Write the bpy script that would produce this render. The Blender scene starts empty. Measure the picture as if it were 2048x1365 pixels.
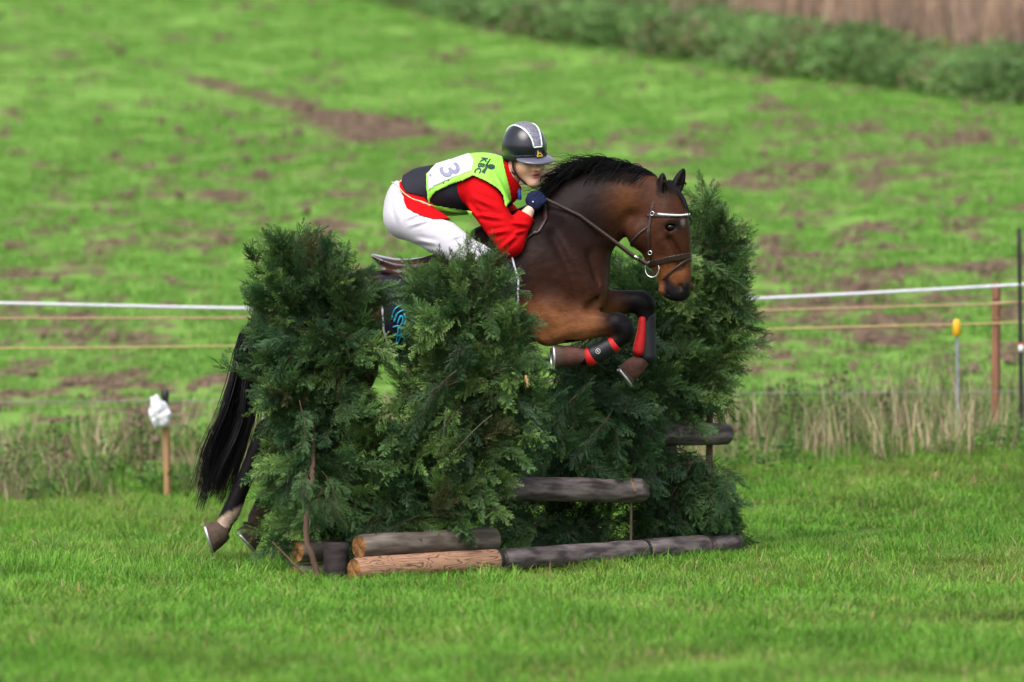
import bpy, bmesh, math, random
import numpy as np
import openvdb
from mathutils import Vector, Matrix
from mathutils.bvhtree import BVHTree

random.seed(7)
RNG = np.random.default_rng(11)
SC = bpy.context.scene
COL = SC.collection
PI = math.pi

# ------------------------------------------------------------ camera
CAM_Y, CAM_Z, FPX = -30.0, 1.5, 12000.0
PITCH = math.atan(112.5 / FPX)
cd = bpy.data.cameras.new('camera')
cam = bpy.data.objects.new('camera', cd)
COL.objects.link(cam)
cam.location = (0, CAM_Y, CAM_Z)
cam.rotation_euler = (PI / 2 - PITCH, 0, 0)
cd.sensor_width = 36.0
cd.lens = 36.0 * FPX / 2048.0
cd.clip_end = 2000.0
cd.dof.use_dof = True
cd.dof.focus_distance = 29.75
cd.dof.aperture_fstop = 2.1
SC.camera = cam

# ------------------------------------------------------------ light
w = bpy.data.worlds.new("World")
SC.world = w
w.use_nodes = True
SUN_EL, SUN_ROT = math.radians(52), math.radians(205)
wn = w.node_tree.nodes
sky = wn.new('ShaderNodeTexSky')
sky.sky_type = 'NISHITA'
sky.sun_disc = False
sky.sun_elevation = SUN_EL
sky.sun_rotation = SUN_ROT
sky.air_density = 1.0
sky.dust_density = 4.0
sky.ozone_density = 1.0
hs = wn.new('ShaderNodeHueSaturation')
hs.inputs['Saturation'].default_value = 0.45      # cloud cover greys the sky
w.node_tree.links.new(sky.outputs[0], hs.inputs['Color'])
bg = wn['Background']
w.node_tree.links.new(hs.outputs[0], bg.inputs[0])
bg.inputs[1].default_value = 0.15
sd = bpy.data.lights.new('sun', 'SUN')
sd.energy = 1.15
sd.angle = math.radians(45)
sd.color = (1.0, 0.96, 0.9)
sun = bpy.data.objects.new('sun', sd)
COL.objects.link(sun)
# sky texture: rotation 0 = sun towards +Y, increasing clockwise seen from above
sdir = Vector((math.sin(SUN_ROT) * math.cos(SUN_EL), math.cos(SUN_ROT) * math.cos(SUN_EL), math.sin(SUN_EL)))
sun.rotation_euler = sdir.to_track_quat('Z', 'Y').to_euler()
sun.location = (0, 0, 20)
SC.view_settings.view_transform = 'Standard'
SC.view_settings.look = 'None'
SC.view_settings.exposure = 0.8
SC.view_settings.gamma = 1.0
SC.view_settings.use_curve_mapping = False
SC.render.engine = 'CYCLES'
SC.cycles.use_denoising = True
SC.cycles.max_bounces = 8
SC.cycles.transparent_max_bounces = 8

# ------------------------------------------------------------ helpers
_f = np.array([0, math.cos(PITCH), -math.sin(PITCH)])
_u = np.array([0, math.sin(PITCH), math.cos(PITCH)])
CAMP = np.array([0, CAM_Y, CAM_Z])


def ray(px, py):
    return _f + np.array([1.0, 0, 0]) * ((px - 1024) / FPX) + _u * ((682.5 - py) / FPX)


def P(px, py, Y=0.0):
    """the world point that stands at depth Y along the sight line of a photo position"""
    d = ray(px, py)
    return CAMP + d * ((Y - CAM_Y) / d[1])


def to_px(p):
    p = np.asarray(p, float) - CAMP
    z = p @ _f
    return 1024 + FPX * p[..., 0] / z, 682.5 - FPX * (p @ _u) / z


def tag(o, label=None, cat=None, group=None, kind=None):
    if label: o['label'] = label
    if cat: o['category'] = cat
    if group: o['group'] = group
    if kind: o['kind'] = kind
    return o


def empty(name, loc, label=None, cat=None, group=None):
    o = bpy.data.objects.new(name, None)
    o.empty_display_size = 0.1
    COL.objects.link(o)
    o.location = loc
    return tag(o, label, cat, group)


def link(o, parent=None):
    COL.objects.link(o)
    if parent is not None:
        o.parent = parent
        m = Matrix.Translation(-Vector(root_loc(parent)))
        o.matrix_parent_inverse = m
    return o


def root_loc(o):
    t = Vector((0, 0, 0))
    if o.type == 'EMPTY':
        t = Vector(o.location)
    elif o.parent is not None:
        return root_loc(o.parent) * 0
    return t


def raw_mesh(name, v, quads=None, tris=None, smooth=True):
    v = np.asarray(v, np.float32).reshape(-1, 3)
    me = bpy.data.meshes.new(name)
    nq = 0 if quads is None else len(quads)
    nt = 0 if tris is None else len(tris)
    loops = []
    if nq: loops.append(np.asarray(quads, np.int32).ravel())
    if nt: loops.append(np.asarray(tris, np.int32).ravel())
    loops = np.concatenate(loops) if loops else np.zeros(0, np.int32)
    me.vertices.add(len(v))
    me.vertices.foreach_set('co', v.ravel())
    me.loops.add(len(loops))
    me.loops.foreach_set('vertex_index', loops)
    me.polygons.add(nq + nt)
    st = np.concatenate([np.arange(nq) * 4, nq * 4 + np.arange(nt) * 3]).astype(np.int32)
    me.polygons.foreach_set('loop_start', st)
    me.polygons.foreach_set('use_smooth', np.full(nq + nt, smooth, bool))
    me.update(calc_edges=True)
    me.validate()
    return me


def set_col(me, name, c):
    c = np.asarray(c, np.float32)
    a = me.color_attributes.new(name, 'FLOAT_COLOR', 'POINT')
    if c.shape[1] == 3:
        c = np.concatenate([c, np.ones((len(c), 1), np.float32)], 1)
    a.data.foreach_set('color', c.ravel())


class MB:
    """collects shapes into ONE mesh"""
    def __init__(s): s.v, s.f, s.n, s.c = [], [], 0, []

    def add(s, v, f, c=None):
        v = np.asarray(v, float).reshape(-1, 3)
        s.v.append(v)
        s.f += [tuple(i + s.n for i in q) for q in f]
        s.n += len(v)
        if c is not None:
            c = np.asarray(c, float)
            if c.ndim == 1: c = np.tile(c, (len(v), 1))
            s.c.append(c)
        return s

    def tube(s, pts, r, sides=6, cap=True, c=None, flat=1.0, up=(0, 0, 1)):
        pts = np.asarray(pts, float)
        n = len(pts)
        r = np.broadcast_to(np.asarray(r, float), (n,))
        t = np.gradient(pts, axis=0)
        t /= np.linalg.norm(t, axis=1)[:, None] + 1e-12
        up = np.asarray(up, float)
        if abs(t[0] @ up) > 0.9 * np.linalg.norm(up): up = np.array([0.9, 0.3, 0.1])
        vs = []
        a = np.cross(t[0], up)
        for i in range(n):
            a = a - (a @ t[i]) * t[i]
            a /= np.linalg.norm(a) + 1e-12
            b = np.cross(t[i], a)
            for k in range(sides):
                an = 2 * PI * k / sides
                vs.append(pts[i] + r[i] * (math.cos(an) * a + math.sin(an) * b * flat))
        f = []
        for i in range(n - 1):
            for k in range(sides):
                f.append((i * sides + k, i * sides + (k + 1) % sides, (i + 1) * sides + (k + 1) % sides, (i + 1) * sides + k))
        if cap:
            f.append(tuple(range(sides))[::-1])
            f.append(tuple((n - 1) * sides + k for k in range(sides)))
        return s.add(vs, f, c)

    def box(s, c, h, R=None, col=None):
        v = np.array([(x, y, z) for x in (-1, 1) for y in (-1, 1) for z in (-1, 1)], float) * h
        if R is not None: v = v @ np.asarray(R)
        return s.add(v + np.asarray(c), [(0, 1, 3, 2), (4, 6, 7, 5), (0, 4, 5, 1), (2, 3, 7, 6), (0, 2, 6, 4), (1, 5, 7, 3)], col)

    def mesh(s, name, mat=None, smooth=True):
        me = bpy.data.meshes.new(name)
        me.from_pydata(np.concatenate(s.v).tolist(), [], s.f)
        me.polygons.foreach_set('use_smooth', np.full(len(me.polygons), smooth, bool))
        if s.c: set_col(me, 'Col', np.concatenate(s.c))
        if mat: me.materials.append(mat)
        return me

    def build(s, name, mat, parent=None, smooth=True):
        o = bpy.data.objects.new(name, s.mesh(name, mat, smooth))
        return link(o, parent)


def resample(pts, n):
    """Catmull-Rom through rows of numbers"""
    pts = np.asarray(pts, float)
    if len(pts) == 1: return pts
    e = np.vstack([2 * pts[0] - pts[1], pts, 2 * pts[-1] - pts[-2]])
    out = []
    for i in range(len(pts) - 1):
        p0, p1, p2, p3 = e[i], e[i + 1], e[i + 2], e[i + 3]
        for t in np.arange(n) / n:
            out.append(0.5 * (2 * p1 + (p2 - p0) * t + (2 * p0 - 5 * p1 + 4 * p2 - p3) * t * t + (3 * p1 - p0 - 3 * p2 + p3) * t ** 3))
    out.append(pts[-1])
    return np.array(out)


def unit(v):
    v = np.asarray(v, float)
    return v / np.linalg.norm(v)


class Sdf:
    """distance field from tapered elliptical chains and ellipsoids, blended smoothly"""
    def __init__(s): s.ops = []

    def chain(s, pts, k=0.03, side=(0, 1, 0), n=4, sub=False):
        """pts: rows (x, y, z, in-plane radius, lateral radius)"""
        s.ops.append(('c', resample(pts, n), k, np.asarray(side, float), sub))
        return s

    def blob(s, c, r, R=None, k=0.03, sub=False):
        s.ops.append(('b', np.asarray(c, float), np.asarray(r, float), np.eye(3) if R is None else np.asarray(R, float), k, sub))
        return s

    def copy(s, *others):
        o = Sdf(); o.ops = list(s.ops)
        for x in others: o.ops += x.ops
        return o

    def grid(s, lo, hi, vox, reach=0.07):
        lo, hi = np.asarray(lo, float), np.asarray(hi, float)
        n = np.ceil((hi - lo) / vox).astype(int) + 1
        ax = [lo[i] + vox * np.arange(n[i]) for i in range(3)]
        D = np.full(n, 1.0, np.float32)

        def block(a, b):
            i0 = np.clip(np.floor((a - lo) / vox).astype(int), 0, n)
            i1 = np.clip(np.ceil((b - lo) / vox).astype(int) + 1, 0, n)
            return i0, i1

        def coords(i0, i1):
            return [ax[i][i0[i]:i1[i]].reshape([-1 if j == i else 1 for j in range(3)]).astype(np.float32) for i in range(3)]

        def ell(u, v, w, ru, rv, rw):
            a, b, c = u / ru, v / rv, w / rw
            k0 = np.sqrt(a * a + b * b + c * c)
            a, b, c = a / ru, b / rv, c / rw
            k1 = np.sqrt(a * a + b * b + c * c)
            return k0 * (k0 - 1) / np.maximum(k1, 1e-4) - np.where(k1 < 1e-4, 0.01, 0)

        for op in s.ops:
            if op[0] == 'b':
                _, c, r, R, k, sub = op
                e = np.max(r) + k + reach
                i0, i1 = block(c - e, c + e)
                if np.any(i1 <= i0): continue
                X, Y, Z = coords(i0, i1)
                q = (X - c[0], Y - c[1], Z - c[2])
                l = [R[i][0] * q[0] + R[i][1] * q[1] + R[i][2] * q[2] for i in range(3)]
                d = ell(l[0], l[1], l[2], r[0], r[1], r[2]).astype(np.float32)
            else:
                _, p, k, side, sub = op
                rm = p[:, 3:5].max(1)
                e = (rm + k + reach)[:, None]
                i0, i1 = block((p[:, :3] - e).min(0), (p[:, :3] + e).max(0))
                if np.any(i1 <= i0): continue
                d = np.full(i1 - i0, 1.0, np.float32)
                for j in range(max(1, len(p) - 1)):
                    a, b = p[j], p[min(j + 1, len(p) - 1)]
                    j0, j1 = block(np.minimum(a[:3] - e[j], b[:3] - e[min(j + 1, len(p) - 1)]), np.maximum(a[:3] + e[j], b[:3] + e[min(j + 1, len(p) - 1)]))
                    if np.any(j1 <= j0): continue
                    X, Y, Z = coords(j0, j1)
                    T = b[:3] - a[:3]
                    L = np.linalg.norm(T)
                    T = T / L if L > 1e-9 else np.array([1.0, 0, 0])
                    S = side - (side @ T) * T
                    if np.linalg.norm(S) < 0.2: S = np.cross(T, [0.3, 0.1, 0.9])
                    S = unit(S)
                    N = np.cross(S, T)
                    q = (X - a[0], Y - a[1], Z - a[2])
                    t = T[0] * q[0] + T[1] * q[1] + T[2] * q[2]
                    h = np.clip(t / max(L, 1e-9), 0, 1)
                    ra = a[3] + (b[3] - a[3]) * h
                    rb = a[4] + (b[4] - a[4]) * h
                    dd = ell(N[0] * q[0] + N[1] * q[1] + N[2] * q[2], S[0] * q[0] + S[1] * q[1] + S[2] * q[2], t - h * L, ra, rb, np.minimum(ra, rb))
                    sl = tuple(slice(j0[i] - i0[i], j1[i] - i0[i]) for i in range(3))
                    d[sl] = np.minimum(d[sl], dd)
            sl = tuple(slice(i0[i], i1[i]) for i in range(3))
            o = D[sl]
            if sub:
                h = np.maximum(k - np.abs(o + d), 0) / k
                D[sl] = np.maximum(o, -d) + h * h * k * 0.25
            else:
                h = np.maximum(k - np.abs(o - d), 0) / k
                D[sl] = np.minimum(o, d) - h * h * k * 0.25
        return D, ax


def extract(D, ax, vox):
    D = np.ascontiguousarray(D, np.float32)
    for i in range(3):                                   # closed at the grid's border
        sl = [slice(None)] * 3
        for e in (0, -1):
            sl[i] = e
            D[tuple(sl)] = np.maximum(D[tuple(sl)], vox * 0.3)
    g = openvdb.FloatGrid(background=1.0)
    g.copyFromArray(D)
    v, q = g.convertToQuads(0.0)
    v = np.asarray(v, float) * vox + np.array([a[0] for a in ax])
    q = np.asarray(q, np.int64)
    a, b, c, d = (v[q[:, i]] for i in range(4))
    if np.sum(np.einsum('ij,ij->i', a, np.cross(b - a, c - a) + np.cross(c - a, d - a))) < 0:
        q = q[:, ::-1]
    return v, q


def sdf_obj(name, mat, D, ax, vox, parent=None, colour=None):
    v, q = extract(D, ax, vox)
    me = raw_mesh(name, v, q)
    me.materials.append(mat)
    if colour is not None: set_col(me, 'Col', colour(v))
    o = link(bpy.data.objects.new(name, me), parent)
    return o, v, q


def XYZ(ax):
    return [ax[i].reshape([-1 if j == i else 1 for j in range(3)]) for i in range(3)]


def poly_sd(X, Z, poly):
    """signed distance to a polygon, negative inside; X, Z broadcastable"""
    poly = np.asarray(poly, float)
    X, Z = np.broadcast_arrays(X, Z)
    d = np.full(X.shape, 1e9)
    ins = np.zeros(X.shape, bool)
    for i in range(len(poly)):
        a, b = poly[i], poly[(i + 1) % len(poly)]
        e = b - a
        t = np.clip(((X - a[0]) * e[0] + (Z - a[1]) * e[1]) / (e @ e), 0, 1)
        d = np.minimum(d, np.hypot(X - a[0] - t * e[0], Z - a[1] - t * e[1]))
        c = ((a[1] > Z) != (b[1] > Z))
        with np.errstate(all='ignore'):
            xi = (b[0] - a[0]) * (Z - a[1]) / (b[1] - a[1] + 1e-15) + a[0]
        ins ^= c & (X < xi)
    return np.where(ins, -d, d)


def px_poly(pts, Y=0.0):
    return np.array([P(x, y, Y)[[0, 2]] for x, y in pts])


def vnoise(x, y, seed=0):
    """smooth value noise in [0, 1]"""
    x, y = np.asarray(x, float), np.asarray(y, float)
    xi, yi = np.floor(x).astype(np.int64), np.floor(y).astype(np.int64)
    fx, fy = x - xi, y - yi
    fx, fy = fx * fx * (3 - 2 * fx), fy * fy * (3 - 2 * fy)

    def hsh(a, b):
        n = (a * 374761393 + b * 668265263 + seed * 974711) & 0x7fffffff
        n = ((n ^ (n >> 13)) * 1274126177) & 0x7fffffff
        return ((n ^ (n >> 16)) & 0xffff) / 65535.0
    return (hsh(xi, yi) * (1 - fx) + hsh(xi + 1, yi) * fx) * (1 - fy) + (hsh(xi, yi + 1) * (1 - fx) + hsh(xi + 1, yi + 1) * fx) * fy


def fbm(x, y, seed=0, o=4):
    s, a, t = 0, 1.0, 0
    for i in range(o):
        s = s + a * vnoise(x * 2 ** i + 17.3 * i, y * 2 ** i - 9.1 * i, seed + i)
        t += a
        a *= 0.5
    return s / t


def sstep(a, b, x):
    t = np.clip((np.asarray(x, float) - a) / (b - a), 0, 1)
    return t * t * (3 - 2 * t)


# ------------------------------------------------------------ materials
def nmat(name):
    m = bpy.data.materials.new(name)
    m.use_nodes = True
    nt = m.node_tree
    return m, nt, nt.nodes['Principled BSDF'], nt.links.new


def material(name, col, rough=0.6, var=0.15, scale=30, bump=0.0, bscale=200, spec=0.4, metal=0.0, sheen=0.0, coat=0.0, vcol=False, stretch=(1, 1, 1)):
    """plain procedural material: colour varied by noise, optional fine relief"""
    m, nt, b, L = nmat(name)
    N = nt.nodes.new
    tc = N('ShaderNodeTexCoord')
    mp = N('ShaderNodeMapping'); mp.inputs['Scale'].default_value = stretch
    L(tc.outputs['Object'], mp.inputs['Vector'])
    nz = N('ShaderNodeTexNoise'); nz.inputs['Scale'].default_value = scale; nz.inputs['Detail'].default_value = 5
    L(mp.outputs[0], nz.inputs['Vector'])
    mr = N('ShaderNodeMapRange')
    mr.inputs['From Min'].default_value = 0.25; mr.inputs['From Max'].default_value = 0.75
    mr.inputs['To Min'].default_value = 1 - var; mr.inputs['To Max'].default_value = 1 + var
    L(nz.outputs['Fac'], mr.inputs['Value'])
    mx = N('ShaderNodeVectorMath'); mx.operation = 'SCALE'
    if vcol:
        at = N('ShaderNodeAttribute'); at.attribute_name = 'Col'
        L(at.outputs['Color'], mx.inputs[0])
    else:
        mx.inputs[0].default_value = col[:3]
    L(mr.outputs[0], mx.inputs['Scale'])
    L(mx.outputs[0], b.inputs['Base Color'])
    b.inputs['Roughness'].default_value = rough
    b.inputs['Specular IOR Level'].default_value = spec
    b.inputs['Metallic'].default_value = metal
    b.inputs['Sheen Weight'].default_value = sheen
    b.inputs['Coat Weight'].default_value = coat
    b.inputs['Coat Roughness'].default_value = 0.1
    if bump:
        n2 = N('ShaderNodeTexNoise'); n2.inputs['Scale'].default_value = bscale; n2.inputs['Detail'].default_value = 4
        L(mp.outputs[0], n2.inputs['Vector'])
        bp = N('ShaderNodeBump'); bp.inputs['Strength'].default_value = bump; bp.inputs['Distance'].default_value = 0.004
        L(n2.outputs['Fac'], bp.inputs['Height'])
        L(bp.outputs[0], b.inputs['Normal'])
    return m


def leaf_material(name, rough=0.55, trans=0.25, hue_noise=0.25, nscale=1.2, spec=0.3, rnd=0.3, patch=None, pscale=0.4):
    """leaves and blades: colour attribute, varied in patches over the ground and from copy to copy"""
    m, nt, b, L = nmat(name)
    N = nt.nodes.new
    at = N('ShaderNodeAttribute'); at.attribute_name = 'Col'
    ge = N('ShaderNodeNewGeometry')
    nz = N('ShaderNodeTexNoise'); nz.inputs['Scale'].default_value = nscale; nz.inputs['Detail'].default_value = 4
    L(ge.outputs['Position'], nz.inputs['Vector'])
    mr = N('ShaderNodeMapRange')
    mr.inputs['From Min'].default_value = 0.3; mr.inputs['From Max'].default_value = 0.7
    mr.inputs['To Min'].default_value = 1 - hue_noise; mr.inputs['To Max'].default_value = 1 + hue_noise
    L(nz.outputs['Fac'], mr.inputs['Value'])
    oi = N('ShaderNodeObjectInfo')
    m2 = N('ShaderNodeMapRange'); m2.inputs['To Min'].default_value = 1 - rnd; m2.inputs['To Max'].default_value = 1 + rnd
    L(oi.outputs['Random'], m2.inputs['Value'])
    mu = N('ShaderNodeMath'); mu.operation = 'MULTIPLY'
    L(mr.outputs[0], mu.inputs[0]); L(m2.outputs[0], mu.inputs[1])
    mx = N('ShaderNodeVectorMath'); mx.operation = 'SCALE'
    L(at.outputs['Color'], mx.inputs[0]); L(mu.outputs[0], mx.inputs['Scale'])
    if patch is not None:                               # drier or ranker patches, laid over the ground in the world
        n4 = N('ShaderNodeTexNoise'); n4.inputs['Scale'].default_value = pscale; n4.inputs['Detail'].default_value = 5; n4.inputs['Roughness'].default_value = 0.62
        L(ge.outputs['Position'], n4.inputs['Vector'])
        m4 = N('ShaderNodeMapRange'); m4.inputs['From Min'].default_value = 0.46; m4.inputs['From Max'].default_value = 0.66
        L(n4.outputs['Fac'], m4.inputs['Value'])
        mm = N('ShaderNodeMix'); mm.data_type = 'RGBA'; mm.blend_type = 'MULTIPLY'
        L(m4.outputs[0], mm.inputs['Factor']); L(mx.outputs[0], mm.inputs['A']); mm.inputs['B'].default_value = (*patch, 1)
        class _o: outputs = [mm.outputs['Result']]
        mx = _o
    L(mx.outputs[0], b.inputs['Base Color'])
    b.inputs['Roughness'].default_value = rough
    b.inputs['Specular IOR Level'].default_value = spec
    tr = N('ShaderNodeBsdfTranslucent')
    L(mx.outputs[0], tr.inputs['Color'])
    mix = N('ShaderNodeMixShader'); mix.inputs[0].default_value = trans
    L(b.outputs[0], mix.inputs[1]); L(tr.outputs[0], mix.inputs[2])
    L(mix.outputs[0], nt.nodes['Material Output'].inputs['Surface'])
    return m
# ------------------------------------------------------------ terrain
Y_FIELD = 7.4


def ground_base(x, y):
    x, y = np.asarray(x, float), np.asarray(y, float)
    yn = np.minimum(y, Y_FIELD)
    z = 0.0115 * (np.maximum(yn, -40) + 7.4)
    z = z + 0.0058 * np.maximum(yn - 1, 0) ** 2
    z = z + 0.052 * np.clip(x, -25, 25) * sstep(0.5, 7, y) * (1 - 0.5 * sstep(8, 30, y))
    z = z + 0.15 * np.clip(y - Y_FIELD, 0, 140) - 0.02 * sstep(Y_FIELD, Y_FIELD + 1, y)
    return z


def hit(px, py):
    """where the sight line of a photo position meets the ground"""
    d = ray(px, py)
    t = np.arange(15, 170, 0.02)
    p = CAMP + d * (t / d[1])[:, None]
    below = p[:, 2] < ground_base(p[:, 0], p[:, 1])
    i = int(np.argmax(below)) if below.any() else len(t) - 1
    return p[i]


def seg_dist(x, y, a, b):
    e = b[:2] - a[:2]
    t = np.clip(((x - a[0]) * e[0] + (y - a[1]) * e[1]) / (e @ e), 0, 1)
    return np.hypot(x - a[0] - t * e[0], y - a[1] - t * e[1]), t


# wheel track across the field and the bare drill rows at its lower left
TRACKS = [((395, 160), (560, 206), .22), ((560, 206), (700, 240), .30), ((700, 240), (960, 318), .62), ((620, 245), (780, 290), .3), ((960, 318), (1100, 366), .7), ((-60, 85), (150, 112), .2)]
ROWS = [((28, 572), (90, 632), .10), ((100, 632), (170, 700), .10), ((165, 622), (232, 700), .09), ((-20, 628), (45, 690), .10), ((58, 645), (112, 700), .09), ((0, 588), (60, 650), .09), ((225, 640), (270, 690), .08), ((130, 600), (165, 625), .09), ((-60, 600), (0, 655), .1)]
TRACKS = [(hit(*a), hit(*b), w_) for a, b, w_ in TRACKS]
ROWS = [(hit(*a), hit(*b), w_) for a, b, w_ in ROWS]


DIVOTS = [(hit(a, c), r_) for a, c, r_ in ((345, 1183, .10), (150, 1283, .06), (398, 1286, .07), (700, 1172, .10), (1640, 1040, .06), (1908, 1062, .07), (1160, 1168, .09), (1060, 1178, .07), (480, 1150, .08), (1470, 1140, .08), (250, 1160, .08))]


def divot(x, y):
    s = np.zeros(np.broadcast(x, y).shape)
    for c, r_ in DIVOTS:
        s = np.maximum(s, 1 - sstep(.6, 1.3, np.hypot((x - c[0]) / (r_ * 1.5), (y - c[1]) / (r_ * 2.2)) + 0.5 * (fbm(x * 9, y * 9, 55) - .5)))
    return s


def soil(x, y, ease=0.0):
    """how bare the soil is, 0..1, over the field"""
    x, y = np.asarray(x, float), np.asarray(y, float)
    z = ground_base(x, y)
    px, py = to_px(np.stack(np.broadcast_arrays(x, y, z), -1))

    def g(cx, cy, rx, ry): return np.exp(-(((px - cx) / rx) ** 2 + ((py - cy) / ry) ** 2))
    den = 0.15 + 0.42 * g(1750, 640, 480, 150) + 0.26 * g(1700, 340, 420, 150) + 0.26 * g(480, 430, 420, 120) + 0.30 * g(330, 770, 350, 90) + 0.45 * g(160, 890, 320, 60) + 0.14 * g(1560, 500, 120, 120) - 0.12 * g(300, 80, 600, 130) - 0.15 * g(1400, 190, 400, 70)
    n = fbm(x * 3.4, y * 2.2, 3, 3) * 0.5 + 0.5 * fbm(x * 7.5, y * 5, 9, 3)
    th = 0.652 - 0.38 * den - ease
    s = sstep(th - 0.05, th + 0.06, n)
    wob = (fbm(x * 3, y * 3, 21) - 0.5) * 0.5
    for a, b, wd in TRACKS:
        d, t = seg_dist(x, y, a, b)
        s = np.maximum(s, (1 - sstep(wd * 0.5, wd, d + wob * 0.8 * wd * 2)) * sstep(0.28, 0.5, fbm(x * 2.2, y * 1.2, 5)))
    for a, b, wd in ROWS:
        d, t = seg_dist(x, y, a, b)
        s = np.maximum(s, 1 - sstep(wd * 0.35, wd * 0.75, d + wob * wd))
    return s * sstep(Y_FIELD, Y_FIELD + 0.8, y)


def ground(x, y):
    x, y = np.asarray(x, float), np.asarray(y, float)
    z = ground_base(x, y)
    near = 1 - sstep(5, 8, y)
    z = z + near * (0.05 * (fbm(x * 0.5, y * 0.5, 31, 3) - 0.5) + 0.02 * (fbm(x * 2.2, y * 2.2, 33, 3) - 0.5))
    f = sstep(Y_FIELD, Y_FIELD + 1.5, y) * (1 - sstep(60, 90, y))
    z = z + f * 0.02 * (fbm(x * 1.3, y * 1.3, 41, 4) - 0.5)
    return z


def axis(segs):
    out = []
    for a, b, st in segs:
        out.append(np.arange(a, b, st))
    return np.concatenate(out + [[segs[-1][1]]])


gx = axis([(-400, -40, 20), (-40, -14, 1.0), (-14, -9, 0.25), (-9, 9, 0.075), (9, 14, 0.25), (14, 40, 1.0), (40, 400, 20)])
gy = axis([(-120, -30, 10), (-30, -12, 1.0), (-12, 7, 0.16), (7, 32, 0.075), (32, 62, 0.15), (62, 100, 1), (100, 900, 25)])
GX, GY = np.meshgrid(gx, gy, indexing='ij')
GS = np.maximum(soil(GX, GY), divot(GX, GY))
GZ = ground(GX, GY)
cl = fbm(GX * 5.5, GY * 5.5, 51, 3)
GZ = GZ + GS * (0.09 * (cl - 0.42))
nx_, ny_ = GX.shape
idx = np.arange(nx_ * ny_).reshape(nx_, ny_)
quads = np.stack([idx[:-1, :-1], idx[1:, :-1], idx[1:, 1:], idx[:-1, 1:]], -1).reshape(-1, 4)
gme = raw_mesh('ground', np.stack([GX, GY, GZ], -1), quads)
fieldmask = sstep(Y_FIELD - 0.6, Y_FIELD + 0.4, GY)
set_col(gme, 'Col', np.stack([GS, fieldmask, GS * 0], -1).reshape(-1, 3))

gm, nt, b, L = nmat('earth_and_turf')
N = nt.nodes.new
at = N('ShaderNodeAttribute'); at.attribute_name = 'Col'
sp = N('ShaderNodeSeparateColor'); L(at.outputs['Color'], sp.inputs[0])
tc = N('ShaderNodeTexCoord')
n1 = N('ShaderNodeTexNoise'); n1.inputs['Scale'].default_value = 2.2; n1.inputs['Detail'].default_value = 8; L(tc.outputs['Object'], n1.inputs['Vector'])
n2 = N('ShaderNodeTexNoise'); n2.inputs['Scale'].default_value = 14; n2.inputs['Detail'].default_value = 8; L(tc.outputs['Object'], n2.inputs['Vector'])
rs = N('ShaderNodeValToRGB'); rs.color_ramp.elements[0].color = (0.045, 0.029, 0.02, 1); rs.color_ramp.elements[1].color = (0.20, 0.14, 0.095, 1)
rs.color_ramp.elements[0].position = 0.35; rs.color_ramp.elements[1].position = 0.68
L(n2.outputs['Fac'], rs.inputs[0])
rg = N('ShaderNodeValToRGB'); rg.color_ramp.elements[0].color = (0.13, 0.25, 0.045, 1); rg.color_ramp.elements[1].color = (0.17, 0.31, 0.06, 1)
rg.color_ramp.elements[0].position = 0.3; rg.color_ramp.elements[1].position = 0.7
L(n1.outputs['Fac'], rg.inputs[0])
rn = N('ShaderNodeValToRGB'); rn.color_ramp.elements[0].color = (0.045, 0.07, 0.015, 1); rn.color_ramp.elements[1].color = (0.075, 0.15, 0.02, 1)
L(n1.outputs['Fac'], rn.inputs[0])
mxa = N('ShaderNodeMix'); mxa.data_type = 'RGBA'; L(sp.outputs[1], mxa.inputs['Factor']); L(rn.outputs[0], mxa.inputs['A']); L(rg.outputs[0], mxa.inputs['B'])
mxb = N('ShaderNodeMix'); mxb.data_type = 'RGBA'; L(sp.outputs[0], mxb.inputs['Factor']); L(mxa.outputs['Result'], mxb.inputs['A']); L(rs.outputs[0], mxb.inputs['B'])
L(mxb.outputs['Result'], b.inputs['Base Color'])
b.inputs['Roughness'].default_value = 0.95
b.inputs['Specular IOR Level'].default_value = 0.1
bp = N('ShaderNodeBump'); bp.inputs['Strength'].default_value = 0.6; bp.inputs['Distance'].default_value = 0.03
L(n2.outputs['Fac'], bp.inputs['Height']); L(bp.outputs[0], b.inputs['Normal'])
gme.materials.append(gm)
gob = link(bpy.data.objects.new('ground', gme))
tag(gob, kind='structure')

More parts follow.
